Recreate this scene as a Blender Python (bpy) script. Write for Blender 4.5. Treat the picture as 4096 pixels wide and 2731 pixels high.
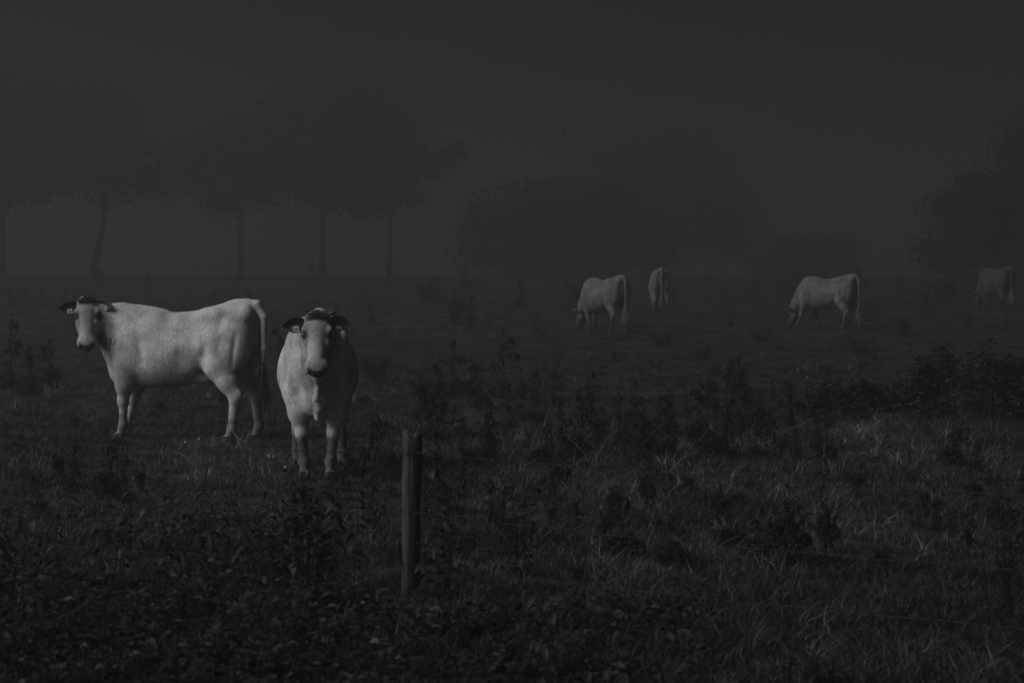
import bpy, bmesh, math, random
import numpy as np
from mathutils import Vector, Matrix, Euler

for _o in list(bpy.data.objects):
    bpy.data.objects.remove(_o, do_unlink=True)
SC = bpy.context.scene
COL = SC.collection
R = math.radians

# ------------------------------------------------------------------ camera
EYE = 1.75
F_PX = 9671.0                      # focal length in photo pixels (85 mm on a 36 mm wide frame)
HORIZON = 1075.0                   # photo row of the horizon
PITCH = math.atan((1365.5 - HORIZON) / F_PX)
cam_d = bpy.data.cameras.new('camera')
cam = bpy.data.objects.new('camera', cam_d); COL.objects.link(cam)
cam_d.lens = 85.0; cam_d.sensor_width = 36.0; cam_d.sensor_fit = 'HORIZONTAL'
cam_d.clip_start = 0.1; cam_d.clip_end = 3000
cam.location = (0, 0, EYE); cam.rotation_euler = (R(90) - PITCH, 0, 0)
cam_d.dof.use_dof = True; cam_d.dof.focus_distance = 23.0; cam_d.dof.aperture_fstop = 5.0
SC.camera = cam

# ------------------------------------------------------------------ sky and sun
SUN_EL, SUN_AZ = R(39), R(-114)    # azimuth from +Y, clockwise: the sun stands left, a little behind the camera
w = bpy.data.worlds.new('World'); SC.world = w; w.use_nodes = True
nt = w.node_tree; nt.nodes.clear()
sky = nt.nodes.new('ShaderNodeTexSky'); sky.sky_type = 'NISHITA'; sky.sun_disc = False
sky.sun_elevation = SUN_EL; sky.sun_rotation = SUN_AZ; sky.dust_density = 1.0
bw = nt.nodes.new('ShaderNodeRGBToBW')
bg = nt.nodes.new('ShaderNodeBackground'); bg.inputs['Strength'].default_value = 0.0007
wo = nt.nodes.new('ShaderNodeOutputWorld')
nt.links.new(sky.outputs[0], bw.inputs[0]); nt.links.new(bw.outputs[0], bg.inputs[0]); nt.links.new(bg.outputs[0], wo.inputs[0])
sl = bpy.data.lights.new('sun', 'SUN'); sl.energy = 1.5; sl.angle = R(44); sl.color = (1, 1, 1)
so = bpy.data.objects.new('sun', sl); COL.objects.link(so)
sdir = Vector((math.sin(SUN_AZ)*math.cos(SUN_EL), math.cos(SUN_AZ)*math.cos(SUN_EL), math.sin(SUN_EL)))
so.rotation_euler = sdir.to_track_quat('Z', 'Y').to_euler(); so.location = (-20, -5, 30)

SC.view_settings.view_transform = 'Standard'; SC.view_settings.look = 'None'
SC.view_settings.exposure = 0.88; SC.view_settings.gamma = 1.0
SC.render.engine = 'CYCLES'
SC.cycles.use_denoising = True; SC.cycles.denoising_input_passes = 'RGB_ALBEDO_NORMAL'; SC.cycles.denoising_prefilter = 'ACCURATE'
SC.cycles.max_bounces = 6; SC.cycles.volume_bounces = 2; SC.cycles.transparent_max_bounces = 8
HAZE_DENSITY, HAZE_GREY, HAZE_G = 0.0128, 0.44, 0.66

# ------------------------------------------------------------------ ground shape and placing
_rg = np.random.RandomState(7)
_waves = [(_rg.uniform(.25, 1.6), _rg.uniform(0, 6.28), _rg.uniform(0, 6.28)) for _ in range(9)]
def sstep(a, b, x):
    t = np.clip((np.asarray(x, float)-a)/(b-a), 0, 1); return t*t*(3-2*t)
def ground(x, y):
    x = np.asarray(x, float); y = np.asarray(y, float)
    z = np.zeros(np.broadcast(x, y).shape)
    for f, a, p in _waves:
        z = z + .016/(.5+f) * np.sin(f*(x*math.cos(a)+y*math.sin(a))+p)
    z = z + .42*sstep(50, 80, y) + .80*sstep(70, 125, y)
    return z
def gz(x, y): return float(ground(x, y))
def ray(px, py):
    v = Vector(((px-2048)/F_PX, 1.0, -(py-1365.5)/F_PX))
    c, s = math.cos(-PITCH), math.sin(-PITCH)
    return Vector((v.x, v.y*c - v.z*s, v.y*s + v.z*c))
_YS = np.concatenate([np.arange(8, 40, .05), np.arange(40, 240, .25)])
def at(px, py):
    """ground point under a photo pixel"""
    d = ray(px, py); t = _YS/d.y; g = ground(d.x*t, _YS); hit = np.nonzero(EYE+d.z*t <= g)[0]
    y = float(_YS[hit[0]]) if len(hit) else 120.0
    return Vector((d.x/d.y*y, y, gz(d.x/d.y*y, y)))
def at_dist(px, y):
    x = (px-2048)/F_PX*y; return Vector((x, y, gz(x, y)))
def px_per_m(y): return F_PX/y

# ------------------------------------------------------------------ helpers
def tag(o, label=None, cat=None, group=None, kind=None):
    if label: o['label'] = label
    if cat: o['category'] = cat
    if group: o['group'] = group
    if kind: o['kind'] = kind
    return o
def link(o, parent=None):
    COL.objects.link(o)
    if parent is not None: o.parent = parent
    return o
def empty(name, loc=(0,0,0), rz=0.0, sc=1.0):
    o = bpy.data.objects.new(name, None); COL.objects.link(o); o.empty_display_size = .1
    o.location = loc; o.rotation_euler = (0,0,rz); o.scale = (sc,)*3; return o
def mesh(name, V, Fc, mats=None, smooth=True, mi=None):
    me = bpy.data.meshes.new(name)
    V = np.asarray(V, np.float32).reshape(-1, 3)
    if isinstance(Fc, np.ndarray):
        n, k = Fc.shape
        me.vertices.add(len(V)); me.vertices.foreach_set('co', V.ravel())
        me.loops.add(n*k); me.loops.foreach_set('vertex_index', Fc.astype(np.int32).ravel())
        me.polygons.add(n); me.polygons.foreach_set('loop_start', np.arange(n, dtype=np.int32)*k)
        me.update(calc_edges=True)
    else:
        me.from_pydata(V.tolist(), [], Fc); me.update()
    if smooth: me.polygons.foreach_set('use_smooth', np.ones(len(me.polygons), bool))
    for m in (mats if isinstance(mats, (list, tuple)) else [mats] if mats else []): me.materials.append(m)
    if mi is not None: me.polygons.foreach_set('material_index', np.asarray(mi, np.int32))
    return me
def obj(name, V, Fc, mats, parent=None, smooth=True, mi=None):
    return link(bpy.data.objects.new(name, mesh(name, V, Fc, mats, smooth, mi)), parent)
def copy_tree(o, parent=None):
    c = o.copy(); COL.objects.link(c)
    if parent is not None: c.parent = parent
    for ch in list(o.children): copy_tree(ch, c)
    return c
class MB:
    """collects shapes for ONE mesh"""
    def __init__(s): s.V = []; s.F = []; s.n = 0
    def add(s, V, F):
        V = np.asarray(V, float); s.V.append(V); s.F += [tuple(i+s.n for i in f) for f in F]; s.n += len(V)
    def tube(s, P, rad, n=5, cap=True):
        P = [np.asarray(p, float) for p in P]; k = len(P)
        if not hasattr(rad, '__len__'): rad = [rad]*k
        V = []
        ref = np.array([.31, .2, .93])
        for i in range(k):
            t = P[min(i+1, k-1)]-P[max(i-1, 0)]; t = t/(np.linalg.norm(t)+1e-9)
            a = np.cross(t, ref)
            if np.linalg.norm(a) < .1: a = np.cross(t, np.array([1., 0, 0]))
            a /= np.linalg.norm(a); b = np.cross(t, a)
            for j in range(n):
                th = 2*math.pi*j/n; V.append(P[i]+rad[i]*(a*math.cos(th)+b*math.sin(th)))
        F = [(i*n+j, i*n+(j+1) % n, (i+1)*n+(j+1) % n, (i+1)*n+j) for i in range(k-1) for j in range(n)]
        if cap: F += [tuple(range(n-1, -1, -1)), tuple((k-1)*n+j for j in range(n))]
        s.add(V, F)
    def ball(s, c, r, nu=8, nv=6):
        r = np.broadcast_to(np.asarray(r, float), 3); V = []
        for i in range(nv+1):
            ph = math.pi*i/nv
            for j in range(nu):
                th = 2*math.pi*j/nu
                V.append(np.asarray(c)+r*np.array([math.sin(ph)*math.cos(th), math.sin(ph)*math.sin(th), math.cos(ph)]))
        s.add(V, [(i*nu+j, (i+1)*nu+j, (i+1)*nu+(j+1) % nu, i*nu+(j+1) % nu) for i in range(nv) for j in range(nu)])
    def box(s, c, h, M=None):
        V = np.array([[x, y, z] for x in (-1, 1) for y in (-1, 1) for z in (-1, 1)], float)*np.asarray(h)
        if M is not None: V = V @ np.asarray(M).T
        s.add(V+np.asarray(c), [(0,1,3,2),(4,6,7,5),(0,4,5,1),(2,3,7,6),(0,2,6,4),(1,5,7,3)])
    def leaf(s, p, d, n, L, W, droop=.3, fold=.25, segs=4):
        """ovate pointed leaf from p along d with face normal n, drooping and folded along the midrib"""
        d = np.asarray(d, float); d /= np.linalg.norm(d); n = np.asarray(n, float); n -= d*np.dot(n, d)
        n /= (np.linalg.norm(n)+1e-9); sd = np.cross(d, n); V = []
        for i in range(segs+1):
            t = i/segs; ww = W*math.sin(math.pi*min(1, t*.92+.05))**.8*(1-.35*t) if 0 < i < segs else (W*.12 if i == 0 else 0.002)
            c = np.asarray(p)+d*L*t - np.array([0, 0, 1])*droop*L*t*t
            V += [c-sd*ww+n*fold*ww, c, c+sd*ww+n*fold*ww]
        F = []
        for i in range(segs):
            a = i*3; F += [(a, a+1, a+4, a+3), (a+1, a+2, a+5, a+4)]
        s.add(V, F)
    def out(s): return np.concatenate(s.V) if s.V else np.zeros((0, 3)), s.F
    def build(s, name, mat, parent=None, smooth=True):
        V, F = s.out(); return obj(name, V, F, mat, parent, smooth)
    def me(s, name, mat, smooth=True):
        V, F = s.out(); return mesh(name, V, F, mat, smooth)

# ------------------------------------------------------------------ materials (a black and white picture: greys)
def material(name, lo, hi, scale=8.0, rough=.7, bump=0.0, bscale=60.0, transl=0.0, coords='Object', stretch=(1,1,1), spec=.3, rnd=0.0, detail=4.0, sheen=0.0, island=0.0):
    m = bpy.data.materials.new(name); m.use_nodes = True; t = m.node_tree; N = t.nodes; L = t.links
    p = N['Principled BSDF']; p.inputs['Roughness'].default_value = rough; p.inputs['Specular IOR Level'].default_value = spec
    if sheen: p.inputs['Sheen Weight'].default_value = sheen; p.inputs['Sheen Roughness'].default_value = .5
    if coords == 'World':
        g = N.new('ShaderNodeNewGeometry'); co = g.outputs['Position']
    else:
        tc = N.new('ShaderNodeTexCoord'); co = tc.outputs[coords]
    mp = N.new('ShaderNodeMapping'); mp.inputs['Scale'].default_value = stretch; L.new(co, mp.inputs[0])
    nz = N.new('ShaderNodeTexNoise'); nz.inputs['Scale'].default_value = scale; nz.inputs['Detail'].default_value = detail
    L.new(mp.outputs[0], nz.inputs['Vector'])
    rp = N.new('ShaderNodeMapRange'); rp.inputs['From Min'].default_value = .3; rp.inputs['From Max'].default_value = .7
    rp.inputs['To Min'].default_value = lo; rp.inputs['To Max'].default_value = hi; L.new(nz.outputs[0], rp.inputs[0])
    col = rp.outputs[0]
    if rnd:
        oi = N.new('ShaderNodeObjectInfo'); mr = N.new('ShaderNodeMapRange')
        mr.inputs['To Min'].default_value = 1-rnd; mr.inputs['To Max'].default_value = 1+rnd; L.new(oi.outputs['Random'], mr.inputs[0])
        mu = N.new('ShaderNodeMath'); mu.operation = 'MULTIPLY'; L.new(col, mu.inputs[0]); L.new(mr.outputs[0], mu.inputs[1]); col = mu.outputs[0]
    if island:
        ge = N.new('ShaderNodeNewGeometry'); pw = N.new('ShaderNodeMath'); pw.operation = 'POWER'; pw.inputs[1].default_value = 2.0; L.new(ge.outputs['Random Per Island'], pw.inputs[0])
        ir = N.new('ShaderNodeMapRange'); ir.inputs['To Min'].default_value = 1-.75*min(1, island); ir.inputs['To Max'].default_value = 1+2.0*island; L.new(pw.outputs[0], ir.inputs[0])
        im = N.new('ShaderNodeMath'); im.operation = 'MULTIPLY'; L.new(col, im.inputs[0]); L.new(ir.outputs[0], im.inputs[1]); col = im.outputs[0]
    cc = N.new('ShaderNodeCombineColor')
    for i in range(3): L.new(col, cc.inputs[i])
    L.new(cc.outputs[0], p.inputs['Base Color'])
    if bump:
        n2 = N.new('ShaderNodeTexNoise'); n2.inputs['Scale'].default_value = bscale; n2.inputs['Detail'].default_value = 5; L.new(mp.outputs[0], n2.inputs['Vector'])
        b = N.new('ShaderNodeBump'); b.inputs['Strength'].default_value = bump; b.inputs['Distance'].default_value = .01
        L.new(n2.outputs[0], b.inputs['Height']); L.new(b.outputs[0], p.inputs['Normal'])
    if transl:
        tr = N.new('ShaderNodeBsdfTranslucent'); L.new(cc.outputs[0], tr.inputs[0])
        mx = N.new('ShaderNodeMixShader'); mx.inputs[0].default_value = transl
        L.new(p.outputs[0], mx.inputs[1]); L.new(tr.outputs[0], mx.inputs[2]); L.new(mx.outputs[0], N['Material Output'].inputs[0])
    return m
M = {}
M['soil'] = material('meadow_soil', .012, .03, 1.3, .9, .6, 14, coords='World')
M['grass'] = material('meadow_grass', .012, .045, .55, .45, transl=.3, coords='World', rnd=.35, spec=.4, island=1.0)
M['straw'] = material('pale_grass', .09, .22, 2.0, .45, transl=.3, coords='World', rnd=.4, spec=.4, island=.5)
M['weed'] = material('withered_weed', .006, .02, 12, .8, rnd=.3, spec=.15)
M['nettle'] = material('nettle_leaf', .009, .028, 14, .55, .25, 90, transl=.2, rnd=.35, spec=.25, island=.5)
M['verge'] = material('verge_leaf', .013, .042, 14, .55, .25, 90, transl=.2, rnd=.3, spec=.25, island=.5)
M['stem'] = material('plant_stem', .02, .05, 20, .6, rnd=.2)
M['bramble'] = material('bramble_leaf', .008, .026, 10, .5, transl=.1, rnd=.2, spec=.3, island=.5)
M['bark'] = material('bark', .03, .07, 6, .9, .6, 20, stretch=(1,1,.25))
M['treeleaf'] = material('tree_leaf', .008, .02, .8, .8, transl=.0, spec=.1)
M['wood'] = material('weathered_wood', .006, .11, 16, .9, 1.0, 30, stretch=(3,3,.12))
M['wire'] = material('rusty_wire', .015, .04, 30, .7)
M['petal'] = material('white_petal', .5, .75, 30, .6, transl=.2)
M['eye'] = material('dark_eye', .004, .008, 30, .08, spec=.6)
M['hair'] = material('dark_hair', .016, .06, 40, .55, spec=.35)
M['palehair'] = material('pale_hair', .10, .22, 40, .6, spec=.35)
M['horn'] = material('horn', .02, .05, 30, .4)
M['tag'] = material('ear_tag_plastic', .38, .48, 60, .45)
M['ink'] = material('tag_ink', .01, .02, 60, .6)
M['bird'] = material('bird_feather', .01, .02, 60, .7)
def coat_material():
    m = material('cow_coat', .0, 1.0, 5.0, .75, .5, 70, stretch=(1,1,1), spec=.2, sheen=.15)
    t = m.node_tree; N = t.nodes; L = t.links; p = N['Principled BSDF']
    at_ = N.new('ShaderNodeAttribute'); at_.attribute_name = 'coat'
    nz = [n for n in N if n.type == 'TEX_NOISE'][0]
    mr = N.new('ShaderNodeMapRange'); mr.inputs['From Min'].default_value = .3; mr.inputs['From Max'].default_value = .7
    mr.inputs['To Min'].default_value = .52; mr.inputs['To Max'].default_value = 1.12; L.new(nz.outputs[0], mr.inputs[0])
    fz = N.new('ShaderNodeTexNoise'); fz.inputs['Scale'].default_value = 52; fz.inputs['Detail'].default_value = 4
    mp = N.new('ShaderNodeMapping'); mp.inputs['Scale'].default_value = (1.6, 1.6, .5)
    tc = N.new('ShaderNodeTexCoord'); L.new(tc.outputs['Object'], mp.inputs[0]); L.new(mp.outputs[0], fz.inputs['Vector'])
    m2 = N.new('ShaderNodeMapRange'); m2.inputs['From Min'].default_value = .3; m2.inputs['From Max'].default_value = .7
    m2.inputs['To Min'].default_value = .70; m2.inputs['To Max'].default_value = 1.18; L.new(fz.outputs[0], m2.inputs[0])
    a = N.new('ShaderNodeMath'); a.operation = 'MULTIPLY'; L.new(at_.outputs['Fac'], a.inputs[0]); L.new(mr.outputs[0], a.inputs[1])
    b = N.new('ShaderNodeMath'); b.operation = 'MULTIPLY'; L.new(a.outputs[0], b.inputs[0]); L.new(m2.outputs[0], b.inputs[1])
    cc = [n for n in N if n.type == 'COMBINE_COLOR'][0]
    for i in range(3): L.new(b.outputs[0], cc.inputs[i])
    bp = [n for n in N if n.type == 'BUMP'][0]; L.new(fz.outputs[0], bp.inputs['Height']); bp.inputs['Distance'].default_value = .018
    return m
M['coat'] = coat_material()

# ------------------------------------------------------------------ the setting: ground and haze
def build_ground():
    xs = np.concatenate([np.linspace(-320, -40, 29)[:-1], np.linspace(-40, 40, 161), np.linspace(40, 320, 29)[1:]])
    ys = np.concatenate([np.linspace(-60, 6, 12)[:-1], np.linspace(6, 40, 137)[:-1], np.linspace(40, 160, 121)[:-1], np.linspace(160, 400, 25)])
    X, Y = np.meshgrid(xs, ys); V = np.stack([X, Y, ground(X, Y)], -1).reshape(-1, 3)
    ny, nx = X.shape; i = np.arange(ny-1)[:, None]*nx+np.arange(nx-1)[None]
    Fq = np.stack([i, i+1, i+nx+1, i+nx], -1).reshape(-1, 4)
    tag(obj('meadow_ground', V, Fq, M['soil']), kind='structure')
def build_haze():
    mb = MB(); zt = max((o.matrix_world @ Vector(c)).z if False else (o.parent.location.z+Vector(c).z) for o in bpy.data.objects if o.name.startswith('crown') for c in o.bound_box)+.25
    mb.box((0, 170, (zt-1.5)/2), (335, 245, (zt+1.5)/2)); me = mb.me('haze', None, False)
    m = bpy.data.materials.new('mist'); m.use_nodes = True; N = m.node_tree.nodes; N.clear()
    v = N.new('ShaderNodeVolumePrincipled'); o = N.new('ShaderNodeOutputMaterial')
    v.inputs['Color'].default_value = (HAZE_GREY,)*3+(1,); v.inputs['Density'].default_value = HAZE_DENSITY
    v.inputs['Anisotropy'].default_value = HAZE_G
    m.node_tree.links.new(v.outputs[0], o.inputs['Volume']); me.materials.append(m)
    h = link(bpy.data.objects.new('haze', me)); tag(h, 'pale morning mist lying over the meadow', 'mist', kind='stuff')
build_ground()

# ------------------------------------------------------------------ trees in the mist
def make_tree(name, label, px, Y, px_left, px_right, py_top, py_under, seed, lean=0.0, leaves=7000, lobes=26, to_ground=False):
    rnd = random.Random(seed); nr = np.random.RandomState(seed)
    base = at_dist(px, Y); k = Y/F_PX
    wl, wr = (px-px_left)*k, (px_right-px)*k
    top = EYE+(HORIZON-py_top)*k-base.z; und = EYE+(HORIZON-py_under)*k-base.z
    if to_ground: und = .2
    t = empty(name, base); tag(t, label, 'tree', 'trees fading into the mist')
    cx = (wr-wl)/2; rw = (wl+wr)/2; h = top-und
    cen = []
    for i in range(lobes):
        a = rnd.uniform(0, 6.28); u = rnd.random()**.5; v = rnd.uniform(0, 1)
        rr = math.sqrt(max(.2, 1-abs(2*v-.62)**2.4*.62))
        cen.append((cx+math.cos(a)*u*rw*rr*.82, math.sin(a)*u*rw*rr*.7, und+h*(.12+.76*v), rw*rnd.uniform(.18, .34)))
    # trunk and limbs
    mb = MB(); tr = max(.12, .017*top)
    fork = max(und*.85, .25*top)
    P = [(0, 0, -.25), (lean*.25, 0, fork*.35), (lean*.7, .05, fork*.75), (lean, 0, fork), (lean+cx*.3, .1, und+h*.45), (lean+cx*.5, 0, und+h*.75)]
    mb.tube(P, [tr*1.3, tr, tr*.85, tr*.8, tr*.45, tr*.12], 8)
    for c in cen:
        s = rnd.uniform(.0, 1); p0 = np.array(P[3])*(1-s)+np.array(P[4])*s
        e = np.array(c[:3]); mid = p0*.5+e*.5+np.array([0, 0, .12*h*rnd.uniform(-.3, .6)])
        mb.tube([p0, mid, e], [tr*.32, tr*.17, tr*.04], 5)
    mb.build('trunk', M['bark'], t)
    # leaves: small faces through the lobes' volume
    n = int(leaves*3.4); ci = nr.choice(len(cen), n); C = np.array(cen)
    d = nr.normal(size=(n, 3)); d /= np.linalg.norm(d, axis=1)[:, None]
    r = C[ci, 3]*np.minimum(np.abs(nr.normal(.0, .62, n)), nr.uniform(.9, 1.2, n))
    cc = C[ci, :3]+d*r[:, None]*np.array([1, 1, .72])
    a = nr.normal(size=(n, 3)); a /= np.linalg.norm(a, axis=1)[:, None]
    b = np.cross(a, nr.normal(size=(n, 3))); b /= np.linalg.norm(b, axis=1)[:, None]
    s = nr.uniform(.06, .12, n)[:, None]*max(1.0, rw/5)
    V = np.stack([cc-a*s, cc+b*s*.6, cc+a*s, cc-b*s*.6], 1).reshape(-1, 3)
    V = V[np.repeat(cc[:, 2] < top-.1, 4)]; n = len(V)//4; V[:, 2] = np.clip(V[:, 2], .05, top)
    o = obj('crown', V, np.arange(4*n).reshape(-1, 4), M['treeleaf'], t, False); o['kind'] = 'stuff'
    return t
TREES = [
 ('broadleaf_tree', 'tall dark tree at the left end of the tree row, its crown the highest', 10, 116, -640, 470, 210, 860, 1, .0, 12000, 46, False),
 ('broadleaf_tree', 'dark tree with one slanting trunk bare below the crown', 372, 119, -60, 745, 285, 830, 2, .6, 12000, 44, False),
 ('broadleaf_tree', 'mist-veiled tree whose low crown fills the gap beside the slanting trunk', 965, 124, 560, 1360, 440, 860, 3, .0, 11000, 40, False),
 ('broadleaf_tree', 'broad mist-veiled tree behind the two white cows with the widest crown', 1290, 125, 850, 1760, 285, 860, 4, .0, 16000, 56, False),
 ('broadleaf_tree', 'mist-veiled tree with a sloping crown at the end of the tree row', 1560, 128, 1180, 1910, 430, 870, 10, .0, 10000, 36, False),
 ('bushy_tree', 'low dome-shaped tree with foliage down to the ground in the mist', 2250, 128, 1770, 2790, 700, 1050, 5, .0, 12000, 44, True),
 ('broadleaf_tree', 'faint pale tree barely visible behind the dome-shaped tree', 2600, 155, 2080, 3140, 500, 950, 6, .0, 12000, 44, True),
 ('bushy_tree', 'faint low bush in the mist behind the grazing cow with walking legs', 3230, 150, 2940, 3540, 930, 1040, 7, .0, 6000, 26, True),
 ('broadleaf_tree', 'very dark dense tree with foliage to the ground behind the faintest cow', 3990, 108, 3580, 4480, 680, 1100, 8, .0, 13000, 46, True),
 ('broadleaf_tree', 'tall dark tree rising above the very dark dense tree', 4400, 110, 3780, 5080, 240, 900, 9, .0, 12000, 46, False),  # added so its crown darkens the dim right edge of the view
]
for a in TREES: make_tree(*a)

def added_shade_tree(x, y, h, seed):  # out-of-view tree, added only to cast shade on the foreground
    rnd = random.Random(seed); nr = np.random.RandomState(seed); t = empty('added_shade_tree', (x, y, gz(x, y))); tag(t, 'leafy out-of-view tree added to shade the verge beside the camera', 'tree', 'added shade trees out of view')
    mb = MB(); P = [(0, 0, -.2), (.05, 0, h*.2), (0, .08, h*.4), (.05, 0, h*.75)]; mb.tube(P, [.24, .19, .16, .04], 8); cen = []
    for i in range(30):
        a = rnd.uniform(0, 6.28); v = rnd.random(); u = rnd.random()**.5*2.3*math.sqrt(max(.1, 1-(2*v-.9)**2*.8)); c = np.array([math.cos(a)*u, math.sin(a)*u, h*(.28+.66*v)]); cen.append(c)
        mb.tube([along(([np.array(q) for q in P]), rnd.uniform(.4, .9)), c*.6+np.array([0, 0, .1]), c], [.06, .03, .01], 5)
    mb.build('trunk', M['bark'], t)
    n = 4200; C = np.array(cen)[nr.choice(30, n)]+nr.normal(0, .42, (n, 3)); a = nr.normal(size=(n, 3)); a /= np.linalg.norm(a, axis=1)[:, None]; b = np.cross(a, nr.normal(size=(n, 3))); b /= np.linalg.norm(b, axis=1)[:, None]
    s = nr.uniform(.06, .13, n)[:, None]; V = np.stack([C-a*s, C+b*s*.6, C+a*s, C-b*s*.6], 1).reshape(-1, 3)
    obj('crown', V, np.arange(4*n).reshape(-1, 4), M['treeleaf'], t, False)['kind'] = 'stuff'
def along(P, t):
    q = t*(len(P)-1); i = min(int(q), len(P)-2); return P[i]*(1-(q-i))+P[i+1]*(q-i)
for i_, (x_, y_, h_) in enumerate([(-12.5, 5.0, 9.5), (-8.2, 6.6, 9.0)]): added_shade_tree(x_, y_, h_, 70+i_)
build_haze()

# ------------------------------------------------------------------ cows: one sculpted surface each
HS = 1.07
class Sculpt:
    def __init__(s, lo, hi, step):
        s.h = step; s.lo = np.array(lo, np.float32)
        s.n = np.ceil((np.array(hi)-np.array(lo))/step).astype(int)+1
        s.D = np.full(s.n, .25, np.float32)
        s.ax = [s.lo[i]+step*np.arange(s.n[i], dtype=np.float32) for i in range(3)]
    def win(s, lo, hi):
        i0 = np.maximum(np.floor((np.asarray(lo)-s.lo)/s.h).astype(int), 0); i1 = np.minimum(np.ceil((np.asarray(hi)-s.lo)/s.h).astype(int)+1, s.n)
        sl = tuple(slice(a, b) for a, b in zip(i0, i1))
        return sl, s.ax[0][sl[0]][:, None, None], s.ax[1][sl[1]][None, :, None], s.ax[2][sl[2]][None, None, :]
    def mix(s, sl, d, k, op):
        a = s.D[sl]; d = d.astype(np.float32)
        if a.size == 0: return
        if op == 'add':
            hh = np.maximum(k-np.abs(a-d), 0)/k; s.D[sl] = np.minimum(a, d)-hh*hh*k*.25
        else:
            d = -d; hh = np.maximum(k-np.abs(a-d), 0)/k; s.D[sl] = np.maximum(a, d)+hh*hh*k*.25
    def ell(s, c, r, k=.05, Mx=None, op='add'):
        c = np.asarray(c, float); r = np.asarray(r, float)
        e = r.copy() if Mx is None else np.abs(np.asarray(Mx)) @ r
        sl, X, Y, Z = s.win(c-e-k-.03, c+e+k+.03)
        p = [X-c[0], Y-c[1], Z-c[2]]
        if Mx is not None:
            Q = np.asarray(Mx).T; p = [Q[i, 0]*p[0]+Q[i, 1]*p[1]+Q[i, 2]*p[2] for i in range(3)]
        k0 = np.sqrt((p[0]/r[0])**2+(p[1]/r[1])**2+(p[2]/r[2])**2)
        k1 = np.sqrt((p[0]/r[0]**2)**2+(p[1]/r[1]**2)**2+(p[2]/r[2]**2)**2)
        s.mix(sl, k0*(k0-1)/np.maximum(k1, 1e-6), k, op)
    def cone(s, a, ra, b, rb, k=.04, op='add'):
        a = np.asarray(a, float); b = np.asarray(b, float); m = max(ra, rb)+k+.03
        sl, X, Y, Z = s.win(np.minimum(a, b)-m, np.maximum(a, b)+m)
        ab = b-a; L2 = float(ab @ ab)+1e-9
        t = np.clip(((X-a[0])*ab[0]+(Y-a[1])*ab[1]+(Z-a[2])*ab[2])/L2, 0, 1)
        d = np.sqrt((X-a[0]-t*ab[0])**2+(Y-a[1]-t*ab[1])**2+(Z-a[2]-t*ab[2])**2)-(ra+t*(rb-ra))
        s.mix(sl, d, k, op)
    def chain(s, P, rad, k=.04):
        for i in range(len(P)-1): s.cone(P[i], rad[i], P[i+1], rad[i+1], k)
    def barrel(s, st):
        st = np.array(st); x0, x1 = st[0, 0], st[-1, 0]
        sl, X, Y, Z = s.win((x0-.05, -.55, .3), (x1+.05, .55, 1.6))
        xs = np.clip(X.ravel(), x0, x1)
        f = [smooth_interp(st[:, 0], st[:, i], xs)[:, None, None] for i in (1, 2, 3)]
        c = (f[1]+f[2])/2; hh = (f[1]-f[2])/2
        t = (Z-c)/hh; ww = f[0]*(1-.10*np.clip(t+.1, 0, 1.2)-.06*np.clip(-t-.3, 0, 1))
        rr = (np.abs(Y/ww)**2.25+np.abs(t)**2.25)**(1/2.25)
        d = (rr-1)*np.minimum(ww, hh)
        d = np.maximum(d, np.maximum(x0-X, X-x1))
        s.mix(sl, d*.9, .02, 'add')
    def surface(s):
        D = s.D; S = D < 0; n = s.n
        c = [S[i:n[0]-1+i, j:n[1]-1+j, k:n[2]-1+k] for i in (0, 1) for j in (0, 1) for k in (0, 1)]
        cnt = sum(q.astype(np.int8) for q in c); act = (cnt > 0) & (cnt < 8)
        I = np.argwhere(act); idx = np.full(act.shape, -1, np.int32); idx[act] = np.arange(len(I))
        off = [(i, j, k) for i in (0, 1) for j in (0, 1) for k in (0, 1)]
        val = np.stack([D[I[:, 0]+o[0], I[:, 1]+o[1], I[:, 2]+o[2]] for o in off], 1)
        acc = np.zeros((len(I), 3)); num = np.zeros(len(I))
        for a in range(8):
            for b in range(a+1, 8):
                if sum(abs(off[a][q]-off[b][q]) for q in range(3)) != 1: continue
                va, vb = val[:, a], val[:, b]; m = (va < 0) != (vb < 0)
                t = va[m]/(va[m]-vb[m]); acc[m] += np.array(off[a])+t[:, None]*(np.array(off[b])-np.array(off[a])); num[m] += 1
        V = s.lo+(I+acc/num[:, None])*s.h
        Fs = []
        for ax in range(3):
            u, v = (ax+1) % 3, (ax+2) % 3
            A = [slice(None)]*3; B = [slice(None)]*3; A[ax] = slice(0, -1); B[ax] = slice(1, None)
            ch = S[tuple(A)] != S[tuple(B)]; E = np.argwhere(ch)
            E = E[(E[:, u] > 0) & (E[:, v] > 0) & (E[:, u] < n[u]-1) & (E[:, v] < n[v]-1)]
            ins = S[E[:, 0], E[:, 1], E[:, 2]]
            q = []
            for du, dv in ((1, 1), (0, 1), (0, 0), (1, 0)):
                e = E.copy(); e[:, u] -= du; e[:, v] -= dv; q.append(idx[e[:, 0], e[:, 1], e[:, 2]])
            q = np.stack(q, 1); q[~ins] = q[~ins][:, ::-1]; Fs.append(q)
        return V, np.concatenate(Fs)
def smooth_interp(xp, fp, x):
    """Catmull-Rom through the stations"""
    m = np.gradient(fp, xp); i = np.clip(np.searchsorted(xp, x)-1, 0, len(xp)-2)
    h = xp[i+1]-xp[i]; t = (x-xp[i])/h
    return (2*t**3-3*t**2+1)*fp[i]+(t**3-2*t**2+t)*h*m[i]+(-2*t**3+3*t**2)*fp[i+1]+(t**3-t**2)*h*m[i+1]
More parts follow.
